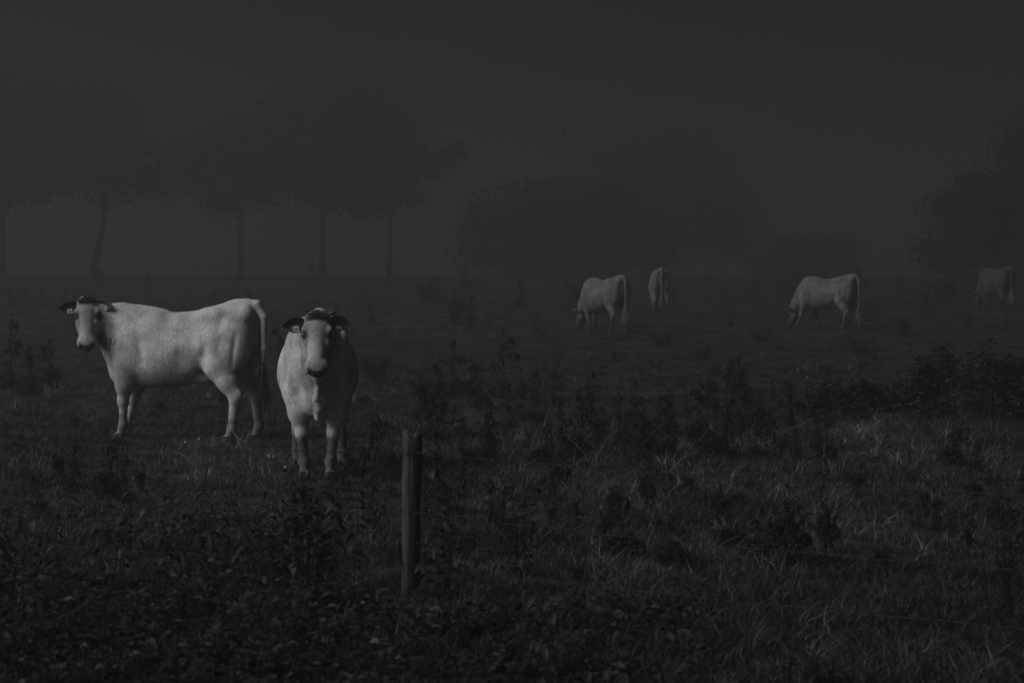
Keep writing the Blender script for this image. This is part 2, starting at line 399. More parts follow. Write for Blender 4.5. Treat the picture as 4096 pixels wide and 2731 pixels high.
def axes(x, z):
    x = np.asarray(x, float); x /= np.linalg.norm(x); z = np.asarray(z, float); z = z-x*(z@x); z /= np.linalg.norm(z)
    return np.stack([x, np.cross(z, x), z], 1)
def rotY(deg): a = R(deg); return np.array([[math.cos(a), 0, math.sin(a)], [0, 1, 0], [-math.sin(a), 0, math.cos(a)]])

BARREL = [(-.87, .04, 1.24, 1.0), (-.82, .13, 1.335, .90), (-.72, .21, 1.40, .80), (-.55, .25, 1.41, .74), (-.38, .272, 1.37, .69), (-.2, .31, 1.328, .60),
          (0, .34, 1.308, .545), (.2, .335, 1.312, .525), (.38, .295, 1.34, .53), (.55, .255, 1.36, .56), (.68, .20, 1.315, .62), (.80, .12, 1.2, .74), (.86, .04, 1.05, .86)]

def sculpt_cow(pose, step):
    s = Sculpt(pose['lo'], pose['hi'], step)
    s.barrel([(x_, w_*pose.get('wide', 1), t_, b_) for x_, w_, t_, b_ in BARREL])
    for sy in (1, -1):
        side = 'L' if sy > 0 else 'R'
        # hips, rump and thigh
        s.ell((-.40, sy*.175, 1.27), (.11, .07, .055), .12)
        s.ell((-.77, sy*.115, 1.275), (.09, .075, .085), .07)
        s.ell((-.45, sy*.185, .99), (.165, .105, .235), .05, rotY(14))
        s.ell((-.68, sy*.155, .98), (.178, .138, .31), .045, rotY(-6))
        s.ell((-.335, sy*.25, .99), (.082, .062, .105), .05)
        # hollow in front of the thigh, groove between the thigh muscles
        s.ell((-.24, sy*.375, 1.13), (.13, .07, .12), .12, op='cut')
        s.ell((-.22, sy*.36, .80), (.10, .06, .14), .10, op='cut')
        s.cone((-.60, sy*.308, 1.12), .012, (-.53, sy*.292, .80), .014, .045, op='cut')
        s.cone((-.75, sy*.29, 1.08), .008, (-.70, sy*.275, .76), .010, .05, op='cut')
        # hind leg
        hx, hy = pose['hind'][side]
        st = np.array((-.50, sy*.19, .74)); hk = np.array((-.70+hx*.45, sy*.185+hy*.6, .45))
        ft = np.array((-.665+hx, sy*.18+hy, .14)); ho = np.array((-.625+hx, sy*.18+hy, .045))
        s.ell((-.545, sy*.165, .83), (.165, .105, .17), .09)
        s.cone(st, .116, st*.45+hk*.55+np.array((.0, 0, .02)), .090, .10)
        s.cone(st*.45+hk*.55+np.array((0, 0, .02)), .090, hk, .056, .05)
        s.cone(hk+np.array((-.03, 0, .05)), .026, st*.6+hk*.4+np.array((-.10, 0, 0)), .04, .05)
        s.ell(hk+np.array((-.045, 0, .025)), (.034, .03, .055), .03)
        s.ell(hk, (.068, .056, .070), .03)
        s.cone(hk+np.array((0, 0, -.03)), .056, ft, .045, .03)
        s.ell(ft, (.046, .044, .045), .03)
        s.cone(ft, .040, ho, .044, .03)
        for q in (-1, 1): s.ell(ho+np.array((.02, q*.024, -.012)), (.062, .026, .036), .012)
        # shoulder and foreleg
        s.ell((.47, sy*.215, 1.04), (.12, .055, .25), .06, rotY(24))
        s.ell((.645, sy*.165, .87), (.085, .07, .10), .06)
        s.ell((.47, sy*.20, .83), (.15, .075, .15), .09, rotY(30))
        s.cone((.36, sy*.30, 1.14), .016, (.30, sy*.335, .80), .024, .06, op='cut')
        fx, fy = pose['fore'][side]
        el = np.array((.53, sy*.18, .76)); kn = np.array((.565+fx*.5, sy*.16+fy*.55, .40)); ff = np.array((.56+fx, sy*.155+fy, .145)); fh = np.array((.595+fx, sy*.155+fy, .045))
        s.cone(el, .120, el*.45+kn*.55, .090, .09); s.cone(el*.45+kn*.55, .090, kn, .056, .05)
        s.ell(kn+np.array((.006, 0, -.01)), (.056, .056, .066), .03)
        s.cone(kn+np.array((0, 0, -.04)), .046, ff, .040, .03); s.ell(ff, (.044, .045, .045), .03); s.cone(ff, .039, fh, .043, .03)
        for q in (-1, 1): s.ell(fh+np.array((.02, q*.024, -.012)), (.062, .026, .036), .012)
    # brisket, withers, backbone, tail head
    s.ell((.68, 0, .70), (.12, .12, .15), .08)
    s.ell((.45, 0, 1.30), (.26, .07, .05), .08)
    s.ell((-.70, 0, 1.385), (.13, .06, .045), .07)
    s.ell((-.30, 0, .64), (.16, .12, .07), .06)
    # neck
    s.chain(pose['neck_top'][0], pose['neck_top'][1], .06); s.chain(pose['neck_low'][0], pose['neck_low'][1], .06)
    for a, ra, b, rb in pose.get('folds', []): s.cone(a, ra, b, rb, .03)
    # tail
    s.chain(pose['tail'][0], pose['tail'][1], .025)
    # head
    poll = np.array(pose['poll']); h = np.array(pose['face']); h = h/np.linalg.norm(h); a = R(pose['face_down'])
    hz = np.array((0, 0, 1.0)); X = np.append(h*math.cos(a), 0)[:3]; X = np.array((h[0]*math.cos(a), h[1]*math.cos(a), -math.sin(a)))
    Z = np.array((h[0]*math.sin(a), h[1]*math.sin(a), math.cos(a))); H = axes(X, Z)
    if pose.get('roll'):
        r = R(pose['roll']); H = H @ np.array([[1, 0, 0], [0, math.cos(r), -math.sin(r)], [0, math.sin(r), math.cos(r)]])
    T = lambda p: poll+HS*(H @ np.array(p, float))
    E = lambda p, r, k=.03, op='add', m=None: s.ell(T(p), np.array(r)*HS, k, H if m is None else H @ m, op)
    K = lambda p, r, q, r2, k=.03, op='add': s.cone(T(p), r*HS, T(q), r2*HS, k, op)
    E((.10, 0, -.075), (.145, .108, .085)); E((.0, 0, -.085), (.065, .092, .075), .04)
    K((.14, 0, -.085), .092, (.40, 0, -.080), .066, .04)
    E((.28, 0, -.045), (.15, .05, .035), .03)
    for q in (1, -1):
        E((.20, q*.068, -.135), (.12, .04, .085), .04)
        K((.16, q*.055, -.19), .052, (.40, q*.02, -.135), .036, .04)
        E((.135, q*.098, -.035), (.042, .026, .026), .025)
        E((.176, q*.124, -.040), (.030, .020, .024), .014, 'cut')
        E((.205, q*.088, -.055), (.05, .02, .02), .03)
        E((.425, q*.052, -.088), (.06, .040, .052), .04)
    E((.435, 0, -.075), (.055, .080, .048), .04)
    E((.475, 0, -.075), (.028, .066, .044), .02)
    E((.438, 0, -.155), (.05, .058, .034), .02)
    for q in (1, -1):
        E((.499, q*.050, -.062), (.019, .018, .028), .012, 'cut', np.array([[1, 0, 0], [0, .82, -q*.57], [0, q*.57, .82]]))
    K((.50, .05, -.122), .008, (.50, -.05, -.122), .008, .012, 'cut'); K((.49, .05, -.122), .007, (.42, .09, -.132), .006, .012, 'cut'); K((.49, -.05, -.122), .007, (.42, -.09, -.132), .006, .012, 'cut')
    for e in pose.get('extra', []): s.ell(*e)
    for e in pose.get('cut', []): s.cone(*e, op='cut')
    V, Fq = s.surface()
    return V, Fq, poll, H

def ear_shape(side, poll, H, base, dr, nrm, L=.185, W=.064):
    """cupped leaf-shaped ear as a thin closed shell; returns verts, quads and inside flags"""
    d = np.asarray(dr, float); d /= np.linalg.norm(d); n = np.asarray(nrm, float); n = n-d*(n@d); n /= np.linalg.norm(n); b = np.cross(d, n)
    nu, nv = 12, 9; V = []; flag = []
    for sh in (0, 1):
        for i in range(nu+1):
            t = i/nu; wd = W*(math.sin(math.pi*min(t*.86+.14, 1))**.75)*(1 if t < .6 else 1-.25*((t-.6)/.4)**2)
            if i == nu: wd = .004
            for j in range(nv):
                v = -1+2*j/(nv-1); cup = (.045*(1-t*.55))*(1-v*v)
                th = (.0045 if sh else -.0045)*(1-.7*abs(v))
                p = d*L*t+b*wd*v*(1-.12*v)-n*(cup-.012*t)+n*(-th)-np.array((0, 0, .03))*0
                V.append(np.asarray(base)+p); flag.append(1 if sh == 0 else 0)
    F = []
    for sh in (0, 1):
        o = sh*(nu+1)*nv
        for i in range(nu):
            for j in range(nv-1):
                q = (o+i*nv+j, o+(i+1)*nv+j, o+(i+1)*nv+j+1, o+i*nv+j+1); F.append(q if sh == 0 else q[::-1])
    o = (nu+1)*nv
    for i in range(nu):
        F.append((i*nv, o+i*nv, o+(i+1)*nv, (i+1)*nv)); F.append((i*nv+nv-1, (i+1)*nv+nv-1, o+(i+1)*nv+nv-1, o+i*nv+nv-1))
    V = poll+HS*(np.array(V) @ H.T)
    return V, np.array(F), np.array(flag)

def hair_mesh(rnd, roots, L, r, drift, n=4):
    mb = MB()
    for p, d in roots:
        p = np.array(p, float); d = np.array(d, float); d /= np.linalg.norm(d); P = [p.copy()]; l = L*rnd.uniform(.6, 1.15)
        for i in range(n):
            d = d+np.array(drift)*rnd.uniform(.4, 1.2)+np.array([rnd.uniform(-.25, .25) for _ in range(3)]); d /= np.linalg.norm(d)
            p = p+d*l/n; P.append(p.copy())
        mb.tube(P, [r, r*.9, r*.8, r*.55, r*.15][:n+1], 3, False)
    return mb
def text_mesh(txt, size):
    cu = bpy.data.curves.new('t', 'FONT'); cu.body = txt; cu.size = size; cu.align_x = 'CENTER'; cu.align_y = 'CENTER'; cu.extrude = .0006
    o = bpy.data.objects.new('t', cu); COL.objects.link(o); dg = bpy.context.evaluated_depsgraph_get(); dg.update()
    me = bpy.data.meshes.new_from_object(o.evaluated_get(dg)); bpy.data.objects.remove(o, do_unlink=True); bpy.data.curves.remove(cu)
    me.materials.clear(); me.materials.append(M['ink']); return me
def make_cow(label, pose, step, seed, numbers=None, detail=True):
    rnd = random.Random(seed); nr = np.random.RandomState(seed)
    V, Fq, poll, H = sculpt_cow(pose, step)
    # normals for the fine relief
    N = np.zeros_like(V); fn = np.cross(V[Fq[:, 2]]-V[Fq[:, 0]], V[Fq[:, 3]]-V[Fq[:, 1]])
    for i in range(4): np.add.at(N, Fq[:, i], fn)
    N /= np.linalg.norm(N, axis=1)[:, None]+1e-9
    hl = (V-poll) @ H/HS                                        # head coordinates
    if pose.get('relief'): V = V+N*pose['relief'](V, hl)[:, None]
    coat = np.full(len(V), pose.get('coat', .61))
    lump = sum(np.sin(V @ nr.normal(size=3)*f+nr.uniform(0, 6)) for f in (4, 6, 9, 13))/4
    coat *= 1+.20*lump
    mud = sstep(pose.get('mud', .34)+.03, pose.get('mud', .34)-.06, V[:, 2]+.025*np.sin(V[:, 0]*40)+.02*np.sin(V[:, 1]*57+V[:, 2]*31))
    coat = coat*(1-mud*pose.get('mud_strength', .7))
    hoof = V[:, 2] < .062; coat[hoof] = .04
    inhead = (np.abs(hl[:, 1]) < .17) & (hl[:, 0] > -.12) & (hl[:, 0] < .56) & (hl[:, 2] > -.28) & (hl[:, 2] < .1)
    face = inhead*sstep(-.12, .05, hl[:, 0]); coat = coat*(1-.36*face)
    nose = inhead & (hl[:, 0] > .455) & (hl[:, 2] > -.125) & (hl[:, 2] < -.03) & (np.abs(hl[:, 1]) < .068)
    pad = sstep(.44, .462, hl[:, 0])*sstep(-.13, -.115, hl[:, 2])*sstep(-.02, -.04, hl[:, 2])*sstep(.086, .068, np.abs(hl[:, 1]))*inhead
    coat = coat*(1-.84*pad)
    lips = sstep(.40, .45, hl[:, 0])*sstep(-.105, -.125, hl[:, 2])*inhead; coat = coat*(1-.75*lips)
    ed = np.minimum(np.linalg.norm(hl-np.array((.176, .108, -.042)), axis=1), np.linalg.norm(hl-np.array((.176, -.108, -.042)), axis=1))
    coat = coat*(1-.88*sstep(.058, .030, ed))
    pollc = sstep(.03, -.02, hl[:, 0])*inhead*sstep(.085, .05, np.abs(hl[:, 1]))*(hl[:, 2] > -.16); coat = coat*(1-.45*pollc)
    allV, allF, allC = [V], [Fq], [coat]; n = len(V)
    E = pose['ears']
    ears = []
    for q, (dr, nrm) in zip((1, -1), E):
        b = np.array((.045, q*.088, -.080))
        ev, ef, fl = ear_shape(q, poll, H, b, dr, nrm)
        allV.append(ev); allF.append(ef+n); n += len(ev); allC.append(np.where(fl == 1, .045, .20))
        ears.append((b, np.array(dr), np.array(nrm)))
    V = np.concatenate(allV); Fq = np.concatenate(allF); coat = np.concatenate(allC)
    root = empty('cow'); tag(root, label, 'cow', 'white cows in the misty meadow')
    me = mesh('body', V, Fq, M['coat']); at_ = me.attributes.new('coat', 'FLOAT', 'POINT'); at_.data.foreach_set('value', coat.astype(np.float32))
    body = link(bpy.data.objects.new('body', me), root)
    W = lambda p: poll+HS*(H @ np.array(p, float))
    for q in (1, -1):
        mb = MB(); mb.ball(W((.173, q*.101, -.046)), .0225, 12, 9); mb.build('eye', M['eye'], root)
    # forelock between the ears
    roots = []
    for i in range(pose.get('forelock', 700)):
        y = rnd.uniform(-.062, .062); x = rnd.uniform(-.06, .03)
        z = -.012-.9*(y*y)/.1-.9*max(0, -x)**1.2*1.2
        roots.append((W((x, y, z-.01)), H @ np.array((pose.get('lock_dir', .3), y*3+rnd.uniform(-.6, .6), 1.0))))
    hair_mesh(rnd, roots, .070, .0050, (0, 0, -.30)).build('forelock', M['hair'], root)
    # tail tuft
    tp = np.array(pose['tail'][0][-1]); roots = [(tp+np.array([rnd.uniform(-.02, .02), rnd.uniform(-.02, .02), rnd.uniform(-.02, .16)]), (rnd.uniform(-.25, .25), rnd.uniform(-.25, .25), -1)) for _ in range(110)]
    hair_mesh(rnd, roots, pose.get('tuft', .34), .0045, (0, 0, -.5)).build('tail_tuft', M['palehair'] if pose.get('pale_tuft') else M['hair'], root)
    if numbers:
        for (b, d, nrm), q, num in zip(ears, (1, -1), numbers):
            d = d/np.linalg.norm(d); nn = nrm-d*(nrm@d); nn /= np.linalg.norm(nn); bb = np.cross(d, nn)
            if bb[0] < 0: bb = -bb                              # towards the muzzle: down the face
            c = b+d*.085+bb*.036-nn*.004
            up = -bb; right = np.cross(up, nn); Mx = H @ np.stack([right, up, nn], 1)
            mb = MB(); mb.box((0, 0, 0), (.030, .026, .0018)); V0, F0 = mb.out(); V0 = np.array(V0)
            V0[:, 0] *= np.where(V0[:, 1] > 0, .8, 1.0)
            t = obj('ear_tag', W(c)+V0 @ Mx.T, F0, M['tag'], root, False)
            for txt, sz, dy in num:
                tm = text_mesh(txt, sz); co = np.empty(len(tm.vertices)*3, np.float32); tm.vertices.foreach_get('co', co); co = co.reshape(-1, 3)
                co[:, 1] += dy; co[:, 2] += .0030; co = (W(c)+co @ Mx.T).astype(np.float32); tm.vertices.foreach_set('co', co.ravel()); tm.update()
                link(bpy.data.objects.new('tag_number', tm), t)
    if pose.get('horn'):
        q = pose['horn']; mb = MB(); mb.tube([W((-.005, q*.085, -.05)), W((-.02, q*.115, -.035)), W((-.02, q*.145, -.022)), W((-.018, q*.158, -.016))], [.022, .020, .017, .006], 8); mb.build('horn', M['horn'], root)
    return root

def face_relief(hl):
    m = sstep(-.05, .02, hl[:, 0])*sstep(.34, .20, hl[:, 0])*sstep(-.12, -.06, hl[:, 2])*(np.abs(hl[:, 1]) < .14)
    return .0007*m*np.sin(hl[:, 0]*150+np.abs(hl[:, 1])*60+3*np.sin(hl[:, 1]*70))
def relief_side(V, hl):
    # folds of skin where the neck turns
    ang = np.arctan2(V[:, 1]-.02, V[:, 0]-.42); m = sstep(.62, .72, V[:, 0])*sstep(.95, 1.05, V[:, 2])*sstep(1.36, 1.27, V[:, 2])*(V[:, 1] > .0)*sstep(.02, -.05, hl[:, 0]-.1-9*(hl[:, 2] < -.2)*0)
    m = sstep(.05, .12, V[:, 1])*sstep(.52, .62, V[:, 0])*sstep(.86, 1.0, V[:, 2])*sstep(1.36, 1.25, V[:, 2])*(hl[:, 2] < -.17)
    r = .0085*m*np.sin(V[:, 0]*2*math.pi/.048+V[:, 2]*5)
    ribs = sstep(-.25, -.1, V[:, 0])*sstep(.36, .25, V[:, 0])*sstep(.62, .72, V[:, 2])*sstep(1.15, .95, V[:, 2])
    r += .0005*ribs*np.sin(V[:, 0]*2*math.pi/.085+V[:, 2]*3+2*np.sin(V[:, 0]*7))
    return r+face_relief(hl)
def relief_front(V, hl):
    m = sstep(.18, .30, V[:, 0])*sstep(.72, .85, V[:, 2])*sstep(1.36, 1.25, V[:, 2])*sstep(.06, .12, np.abs(V[:, 1]))*(hl[:, 2] < -.17)
    r = .011*m*np.sin(V[:, 0]*2*math.pi/.105+V[:, 2]*7+1.5*np.sin(V[:, 2]*6))
    return r+face_relief(hl)
EAR = lambda q, back=-.25, down=.12, fwd=1.0: ((down, q*1.0, back), (.30*fwd, q*.10, 1.0))
STAND = dict(lo=(-1.08, -.52, -.02), hi=(1.22, .60, 1.60))

side_pose = dict(STAND,
    fore={'L': (.03, -.02), 'R': (.12, .03)}, hind={'L': (.0, .0), 'R': (-.13, .0)},
    neck_top=([(.42, 0, 1.14), (.66, .06, 1.22), (.82, .21, 1.28)], [.17, .165, .118]),
    neck_low=([(.62, .02, .96), (.74, .11, 1.05), (.83, .23, 1.18)], [.16, .135, .10]),
    folds=[((.70, .0, .66), .07, (.79, .08, .86), .045), ((.79, .08, .86), .045, (.82, .14, 1.02), .05)],
    tail=([(-.74, 0, 1.395), (-.86, 0, 1.385), (-.935, 0, 1.26), (-.94, .01, .95), (-.93, .02, .66)], [.05, .046, .036, .027, .018]),
    poll=(.895, .335, 1.45), face=(-.46, .89), face_down=63, roll=3, relief=relief_side, mud=.26, mud_strength=.55,
    ears=[EAR(1, .45, .30), EAR(-1, -.12, .10)], tuft=.42, lock_dir=.1)
front_pose = dict(STAND,
    fore={'L': (.03, -.045), 'R': (.0, .04)}, hind={'L': (.0, .03), 'R': (-.1, -.02)},
    neck_top=([(.42, 0, 1.14), (.68, 0, 1.20), (.88, 0, 1.25)], [.17, .17, .135]),
    neck_low=([(.62, 0, .92), (.76, 0, .98), (.90, 0, 1.12)], [.175, .145, .105]),
    folds=[((.72, .006, .53), .030, (.775, .014, .61), .026), ((.775, .014, .61), .026, (.805, -.008, .70), .014), ((.805, -.008, .70), .014, (.838, .008, .79), .011), ((.838, .008, .79), .011, (.875, -.006, .88), .013), ((.875, -.006, .88), .013, (.93, 0, .98), .02), ((.93, 0, .98), .02, (.97, 0, 1.04), .03)],
    tail=([(-.74, 0, 1.395), (-.86, 0, 1.385), (-.935, 0, 1.26), (-.94, .01, .95), (-.93, .02, .66)], [.05, .046, .036, .027, .018]),
    poll=(.97, 0, 1.43), face=(1, 0), face_down=63, roll=0, relief=relief_front, wide=1.06, mud=.36, mud_strength=.82,
    ears=[EAR(1, -.12, .08), EAR(-1, -.12, .10)], lock_dir=.15, horn=1)
graze = dict(lo=(-1.10, -.52, -.04), hi=(1.55, .55, 1.5),
    fore={'L': (-.16, .0), 'R': (.14, .0)}, hind={'L': (.10, .0), 'R': (-.12, .0)},
    neck_top=([(.45, 0, 1.16), (.72, 0, 1.02), (.95, 0, .72), (1.03, 0, .56)], [.20, .165, .125, .105]),
    neck_low=([(.62, 0, .88), (.82, 0, .74), (.97, 0, .56)], [.17, .13, .10]),
    tail=([(-.74, 0, 1.395), (-.86, 0, 1.385), (-.935, 0, 1.26), (-.95, .01, .95), (-.95, .02, .60)], [.05, .046, .036, .027, .018]),
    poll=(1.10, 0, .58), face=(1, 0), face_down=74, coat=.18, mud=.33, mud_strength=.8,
    ears=[EAR(1, -.1, -.15), EAR(-1, -.1, -.15)], tuft=.42, pale_tuft=True)
def place(cow, px, Y, heading, sc=1.0, sink=0.0):
    p = at_dist(px, Y); cow.location = (p.x, p.y, p.z-sink); cow.rotation_euler = (0, 0, R(heading)); cow.scale = (sc,)*3
# headings: 180 = facing left in the picture, -90 = facing the camera, 90 = seen from behind
c1 = make_cow('white cow standing side-on with its head turned to face the viewer', side_pose, .0085, 11, [[('204', .022, -.004)], [('204', .022, -.004)]])
place(c1, 722, 24.5, 180-19, .99)
c2 = make_cow('white cow facing head-on with dark lower legs and a short horn stub', front_pose, .0085, 12, [[('2042', .022, -.004)], [('2042', .022, -.004)]])
place(c2, 1272, 20.35, -86, .95)
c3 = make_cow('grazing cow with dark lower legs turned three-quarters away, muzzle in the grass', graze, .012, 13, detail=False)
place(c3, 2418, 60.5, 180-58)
def graze_copy(label):
    c = copy_tree(c3); c['label'] = label; return c
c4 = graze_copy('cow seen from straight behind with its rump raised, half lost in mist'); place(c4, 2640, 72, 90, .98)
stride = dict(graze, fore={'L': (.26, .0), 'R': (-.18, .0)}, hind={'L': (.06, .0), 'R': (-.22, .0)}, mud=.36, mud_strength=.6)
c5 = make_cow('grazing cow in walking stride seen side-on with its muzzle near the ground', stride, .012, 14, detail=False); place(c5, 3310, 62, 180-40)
c6 = graze_copy('faintest cow, coat darkened to look shaded, turned away in front of the dark tree'); place(c6, 3985, 76, 180-70, .97)
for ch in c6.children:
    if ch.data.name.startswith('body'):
        ch.data = ch.data.copy(); a_ = ch.data.attributes['coat']; v_ = np.empty(len(ch.data.vertices), np.float32); a_.data.foreach_get('value', v_); a_.data.foreach_set('value', v_*.3)  # coat colour lowered to imitate the dimness near the edge of the view

# ------------------------------------------------------------------ barbed wire fence
def build_fence():
    f = empty('barbed_wire_fence', (0, 0, 0)); tag(f, 'weathered round wooden post fence strung with sagging barbed wire', 'fence')
    posts = [(-5.6, 15.55), (-.545, 12.9), (4.35, 9.15)]
    tops = []
    for i, (x, y) in enumerate(posts):
        mb = MB(); z = gz(x, y); rr = random.Random(i+5); nr_, nz_ = 22, 40; V = []
        for k in range(nz_+1):
            t = k/nz_; zz = z-.35+t*(1.25); lean = .012*(zz-z)
            for j in range(nr_):
                th = 2*math.pi*j/nr_
                r = .050*(1+.07*math.sin(3*th+zz*3)+.05*math.sin(zz*9+th)+.03*math.sin(7*th+2+zz)+.04*math.sin(2*th-zz*6)+.03*math.sin(zz*23+th*2))-(.009 if (j*7) % 11 == 3 else 0)-(.005 if (j*5) % 7 == 2 else 0)
                if zz > z+.86: r *= .94
                V.append((x+r*math.cos(th)+lean, y+r*math.sin(th), zz+(.02*math.sin(2*th+1)+.014*math.sin(5*th) if k == nz_ else 0)))
        V.append((x+.012*.9, y, z+.885)); n = len(V)-1
        Fc = [(k*nr_+j, k*nr_+(j+1) % nr_, (k+1)*nr_+(j+1) % nr_, (k+1)*nr_+j) for k in range(nz_) for j in range(nr_)]+[(nz_*nr_+j, nz_*nr_+(j+1) % nr_, n) for j in range(nr_)]
        mb.add(V, Fc); p = mb.build('post', M['wood'], f)
        for hgt in (.80, .48, .20):
            s = MB(); s.tube([(x-.012, y-.046, z+hgt-.02), (x-.004, y-.062, z+hgt), (x-.012, y-.046, z+hgt+.02)], .0022, 5); s.build('staple', M['wire'], p)
    for hgt, sag in ((.80, .05), (.48, .06), (.20, .04)):
        rr = random.Random(int(hgt*100)); P1, P2 = [], []; pts = []
        for s_ in range(2):
            a, b = posts[s_], posts[s_+1]; za, zb = gz(*a)+hgt, gz(*b)+hgt; n = 150
            for k in range(n+(s_ == 1)):
                t = k/n; sg = sag*4*t*(1-t)
                pts.append(np.array([a[0]+(b[0]-a[0])*t, a[1]+(b[1]-a[1])*t-.056, za+(zb-za)*t-sg+.003*math.sin(k*.35)]))
        mb = MB()
        for ph in (0, math.pi):
            mb.tube([p+.0022*np.array([0, math.cos(i*1.6+ph), math.sin(i*1.6+ph)]) for i, p in enumerate(pts)], .0016, 4, False)
        wv = mb.build('wire', M['wire'], f)
        bb = MB(); q = 2
        while q < len(pts)-2:
            p = pts[q]
            for ang in (rr.uniform(0, 6), rr.uniform(0, 6)):
                d = np.array([rr.uniform(-.3, .3), math.cos(ang), math.sin(ang)]); d = d/np.linalg.norm(d)*.016; bb.tube([p-d, p+d], .0011, 3, False)
            bb.ball(p, (.006, .0035, .0035), 6, 4); q += 3
        b = bb.build('barbs', M['wire'], wv); b['kind'] = 'stuff'
build_fence()

# ------------------------------------------------------------------ wild plants
def stalk(rnd, h, wob=.05, n=7, lean=(0, 0)):
    P = [np.array([0, 0, -.04])]; x, y = 0, 0
    for i in range(1, n+1):
        x += rnd.uniform(-wob, wob)*h/n*3+lean[0]*h/n; y += rnd.uniform(-wob, wob)*h/n*3+lean[1]*h/n
        P.append(np.array([x, y, h*i/n]))
    return P
def along(P, t):
    q = t*(len(P)-1); i = min(int(q), len(P)-2); return P[i]*(1-(q-i))+P[i+1]*(q-i)
def weed_meshes(seed, h, branches, leafiness, leaf, droop, heads=0, spread=.35, stems=1):
    rnd = random.Random(seed); st, lf = MB(), MB()
    for sidx in range(stems):
        hh = h*(1 if sidx == 0 else rnd.uniform(.4, .85)); ln = (0, 0) if sidx == 0 else (rnd.uniform(-.38, .38), rnd.uniform(-.38, .38))
        P = stalk(rnd, hh, .045, 7, ln); st.tube(P, [.006-.0045*i/7 for i in range(8)], 4)
        axes_ = [(P, 1.0, .12)]
        for b in range(branches):
            t = rnd.uniform(.3, .95); p0 = along(P, t); a = rnd.uniform(0, 6.28); L = spread*hh*(1.1-t)*rnd.uniform(.5, 1.2)
            Q = [p0]
            for k in range(1, 5): Q.append(p0+np.array([math.cos(a), math.sin(a), .9+.3*k/4])*L*k/4+np.array([rnd.uniform(-.012, .012) for _ in range(3)]))
            st.tube(Q, [.003, .0027, .0022, .0018, .001], 3); axes_.append((Q, .5, .2))
        for Q, wgt, t0 in axes_:
            for i in range(int(1.1*leafiness*wgt*(.7 if sidx else 1))):
                t = t0+(1-t0)*rnd.random()**(.9); p = along(Q, t); a = rnd.uniform(0, 6.28); up = rnd.uniform(-.35, 1.1)
                L = leaf*rnd.uniform(.5, 1.25)*(1.15-.5*t if wgt == 1 else .8)
                lf.leaf(p, (math.cos(a), math.sin(a), up), (rnd.uniform(-.6, .6), rnd.uniform(-.6, .6), 1), L, L*rnd.uniform(.10, .20), droop*rnd.uniform(.4, 1.5), rnd.uniform(-.4, .9), 3)
            if heads:
                for i in range(heads if wgt == 1 else max(1, heads//4)):
                    p = along(Q, rnd.uniform(.75, 1)); c = p+np.array([rnd.uniform(-.02, .02) for _ in range(3)]); lf.ball(c, (.009, .009, .012), 5, 4)
    return st.me('stem', M['weed']), lf.me('foliage', M['weed'])
def tall_weed(seed, h, branches, leaf, bush, nodes):
    """a tall stem with hanging withered leaf clusters, rising from a dense dark bush"""
    rnd = random.Random(seed); st, lf = MB(), MB(); P = stalk(rnd, h, .05, 7); st.tube(P, [.0065-.0045*i/7 for i in range(8)], 4); ends = [P[-1]]
    for k in range(nodes): ends.append(along(P, rnd.uniform(.45, .95)))
    for b in range(branches):
        t = rnd.uniform(.35, .9); p0 = along(P, t); a = rnd.uniform(0, 6.28); L = h*rnd.uniform(.10, .24); Q = [p0]
        for k in range(1, 5): Q.append(p0+np.array([math.cos(a), math.sin(a), .75-.12*k])*L*k/4+np.array([rnd.uniform(-.01, .01) for _ in range(3)]))
        st.tube(Q, [.0032, .0028, .0024, .002, .0012], 3); ends += [Q[-1], Q[2]]
    for c in ends:
        for i in range(rnd.randint(7, 13)):
            a = rnd.uniform(0, 6.28); L = leaf*rnd.uniform(.6, 1.3); p = c+np.array([rnd.uniform(-.02, .02), rnd.uniform(-.02, .02), rnd.uniform(-.045, .02)])
            lf.leaf(p, (math.cos(a), math.sin(a), rnd.uniform(-1.2, .5)), (rnd.uniform(-.6, .6), rnd.uniform(-.6, .6), 1), L, L*rnd.uniform(.13, .24), rnd.uniform(.3, 1.0), rnd.uniform(-.3, .8), 3)
    for sidx in range(bush):
        a = rnd.uniform(0, 6.28); r = h*rnd.uniform(.02, .20); hh = h*rnd.uniform(.22, .52)*(1.1-r/h*2); b = np.array([math.cos(a)*r, math.sin(a)*r, 0]); Q = [b*.5+np.array([0, 0, -.03])]
        for k in range(1, 5): Q.append(b*(.5+.2*k)+np.array([rnd.uniform(-.015, .015), rnd.uniform(-.015, .015), hh*k/4]))
        st.tube(Q, [.004, .0035, .003, .0022, .0012], 3)
        for i in range(26):
            p = along(Q, rnd.uniform(.1, 1)); aa = rnd.uniform(0, 6.28); L = leaf*rnd.uniform(.5, 1.1)
            lf.leaf(p, (math.cos(aa), math.sin(aa), rnd.uniform(-.5, .9)), (rnd.uniform(-.6, .6), rnd.uniform(-.6, .6), 1), L, L*rnd.uniform(.14, .26), rnd.uniform(.2, .8), rnd.uniform(-.3, .8), 3)
    return st.me('stem', M['weed']), lf.me('foliage', M['weed'])
KINDS = {}
def kind(key, name, label, group, cat, sm, lm, part='foliage'): KINDS[key] = (name, label, group, cat, sm, lm, part)
kind('thistle', 'thistle', 'withered thistle with hanging leaf clusters over a leafy base', 'withered thistles', 'thistle', *tall_weed(1, .80, 4, .055, 12, 3))
kind('thistle2', 'thistle', 'branching withered thistle with curled leaves', 'withered thistles', 'thistle', *tall_weed(2, .75, 7, .05, 16, 4))
kind('thistle3', 'thistle', 'dense dark thistle with small crowded leaves', 'withered thistles', 'thistle', *tall_weed(21, .72, 6, .045, 22, 7))
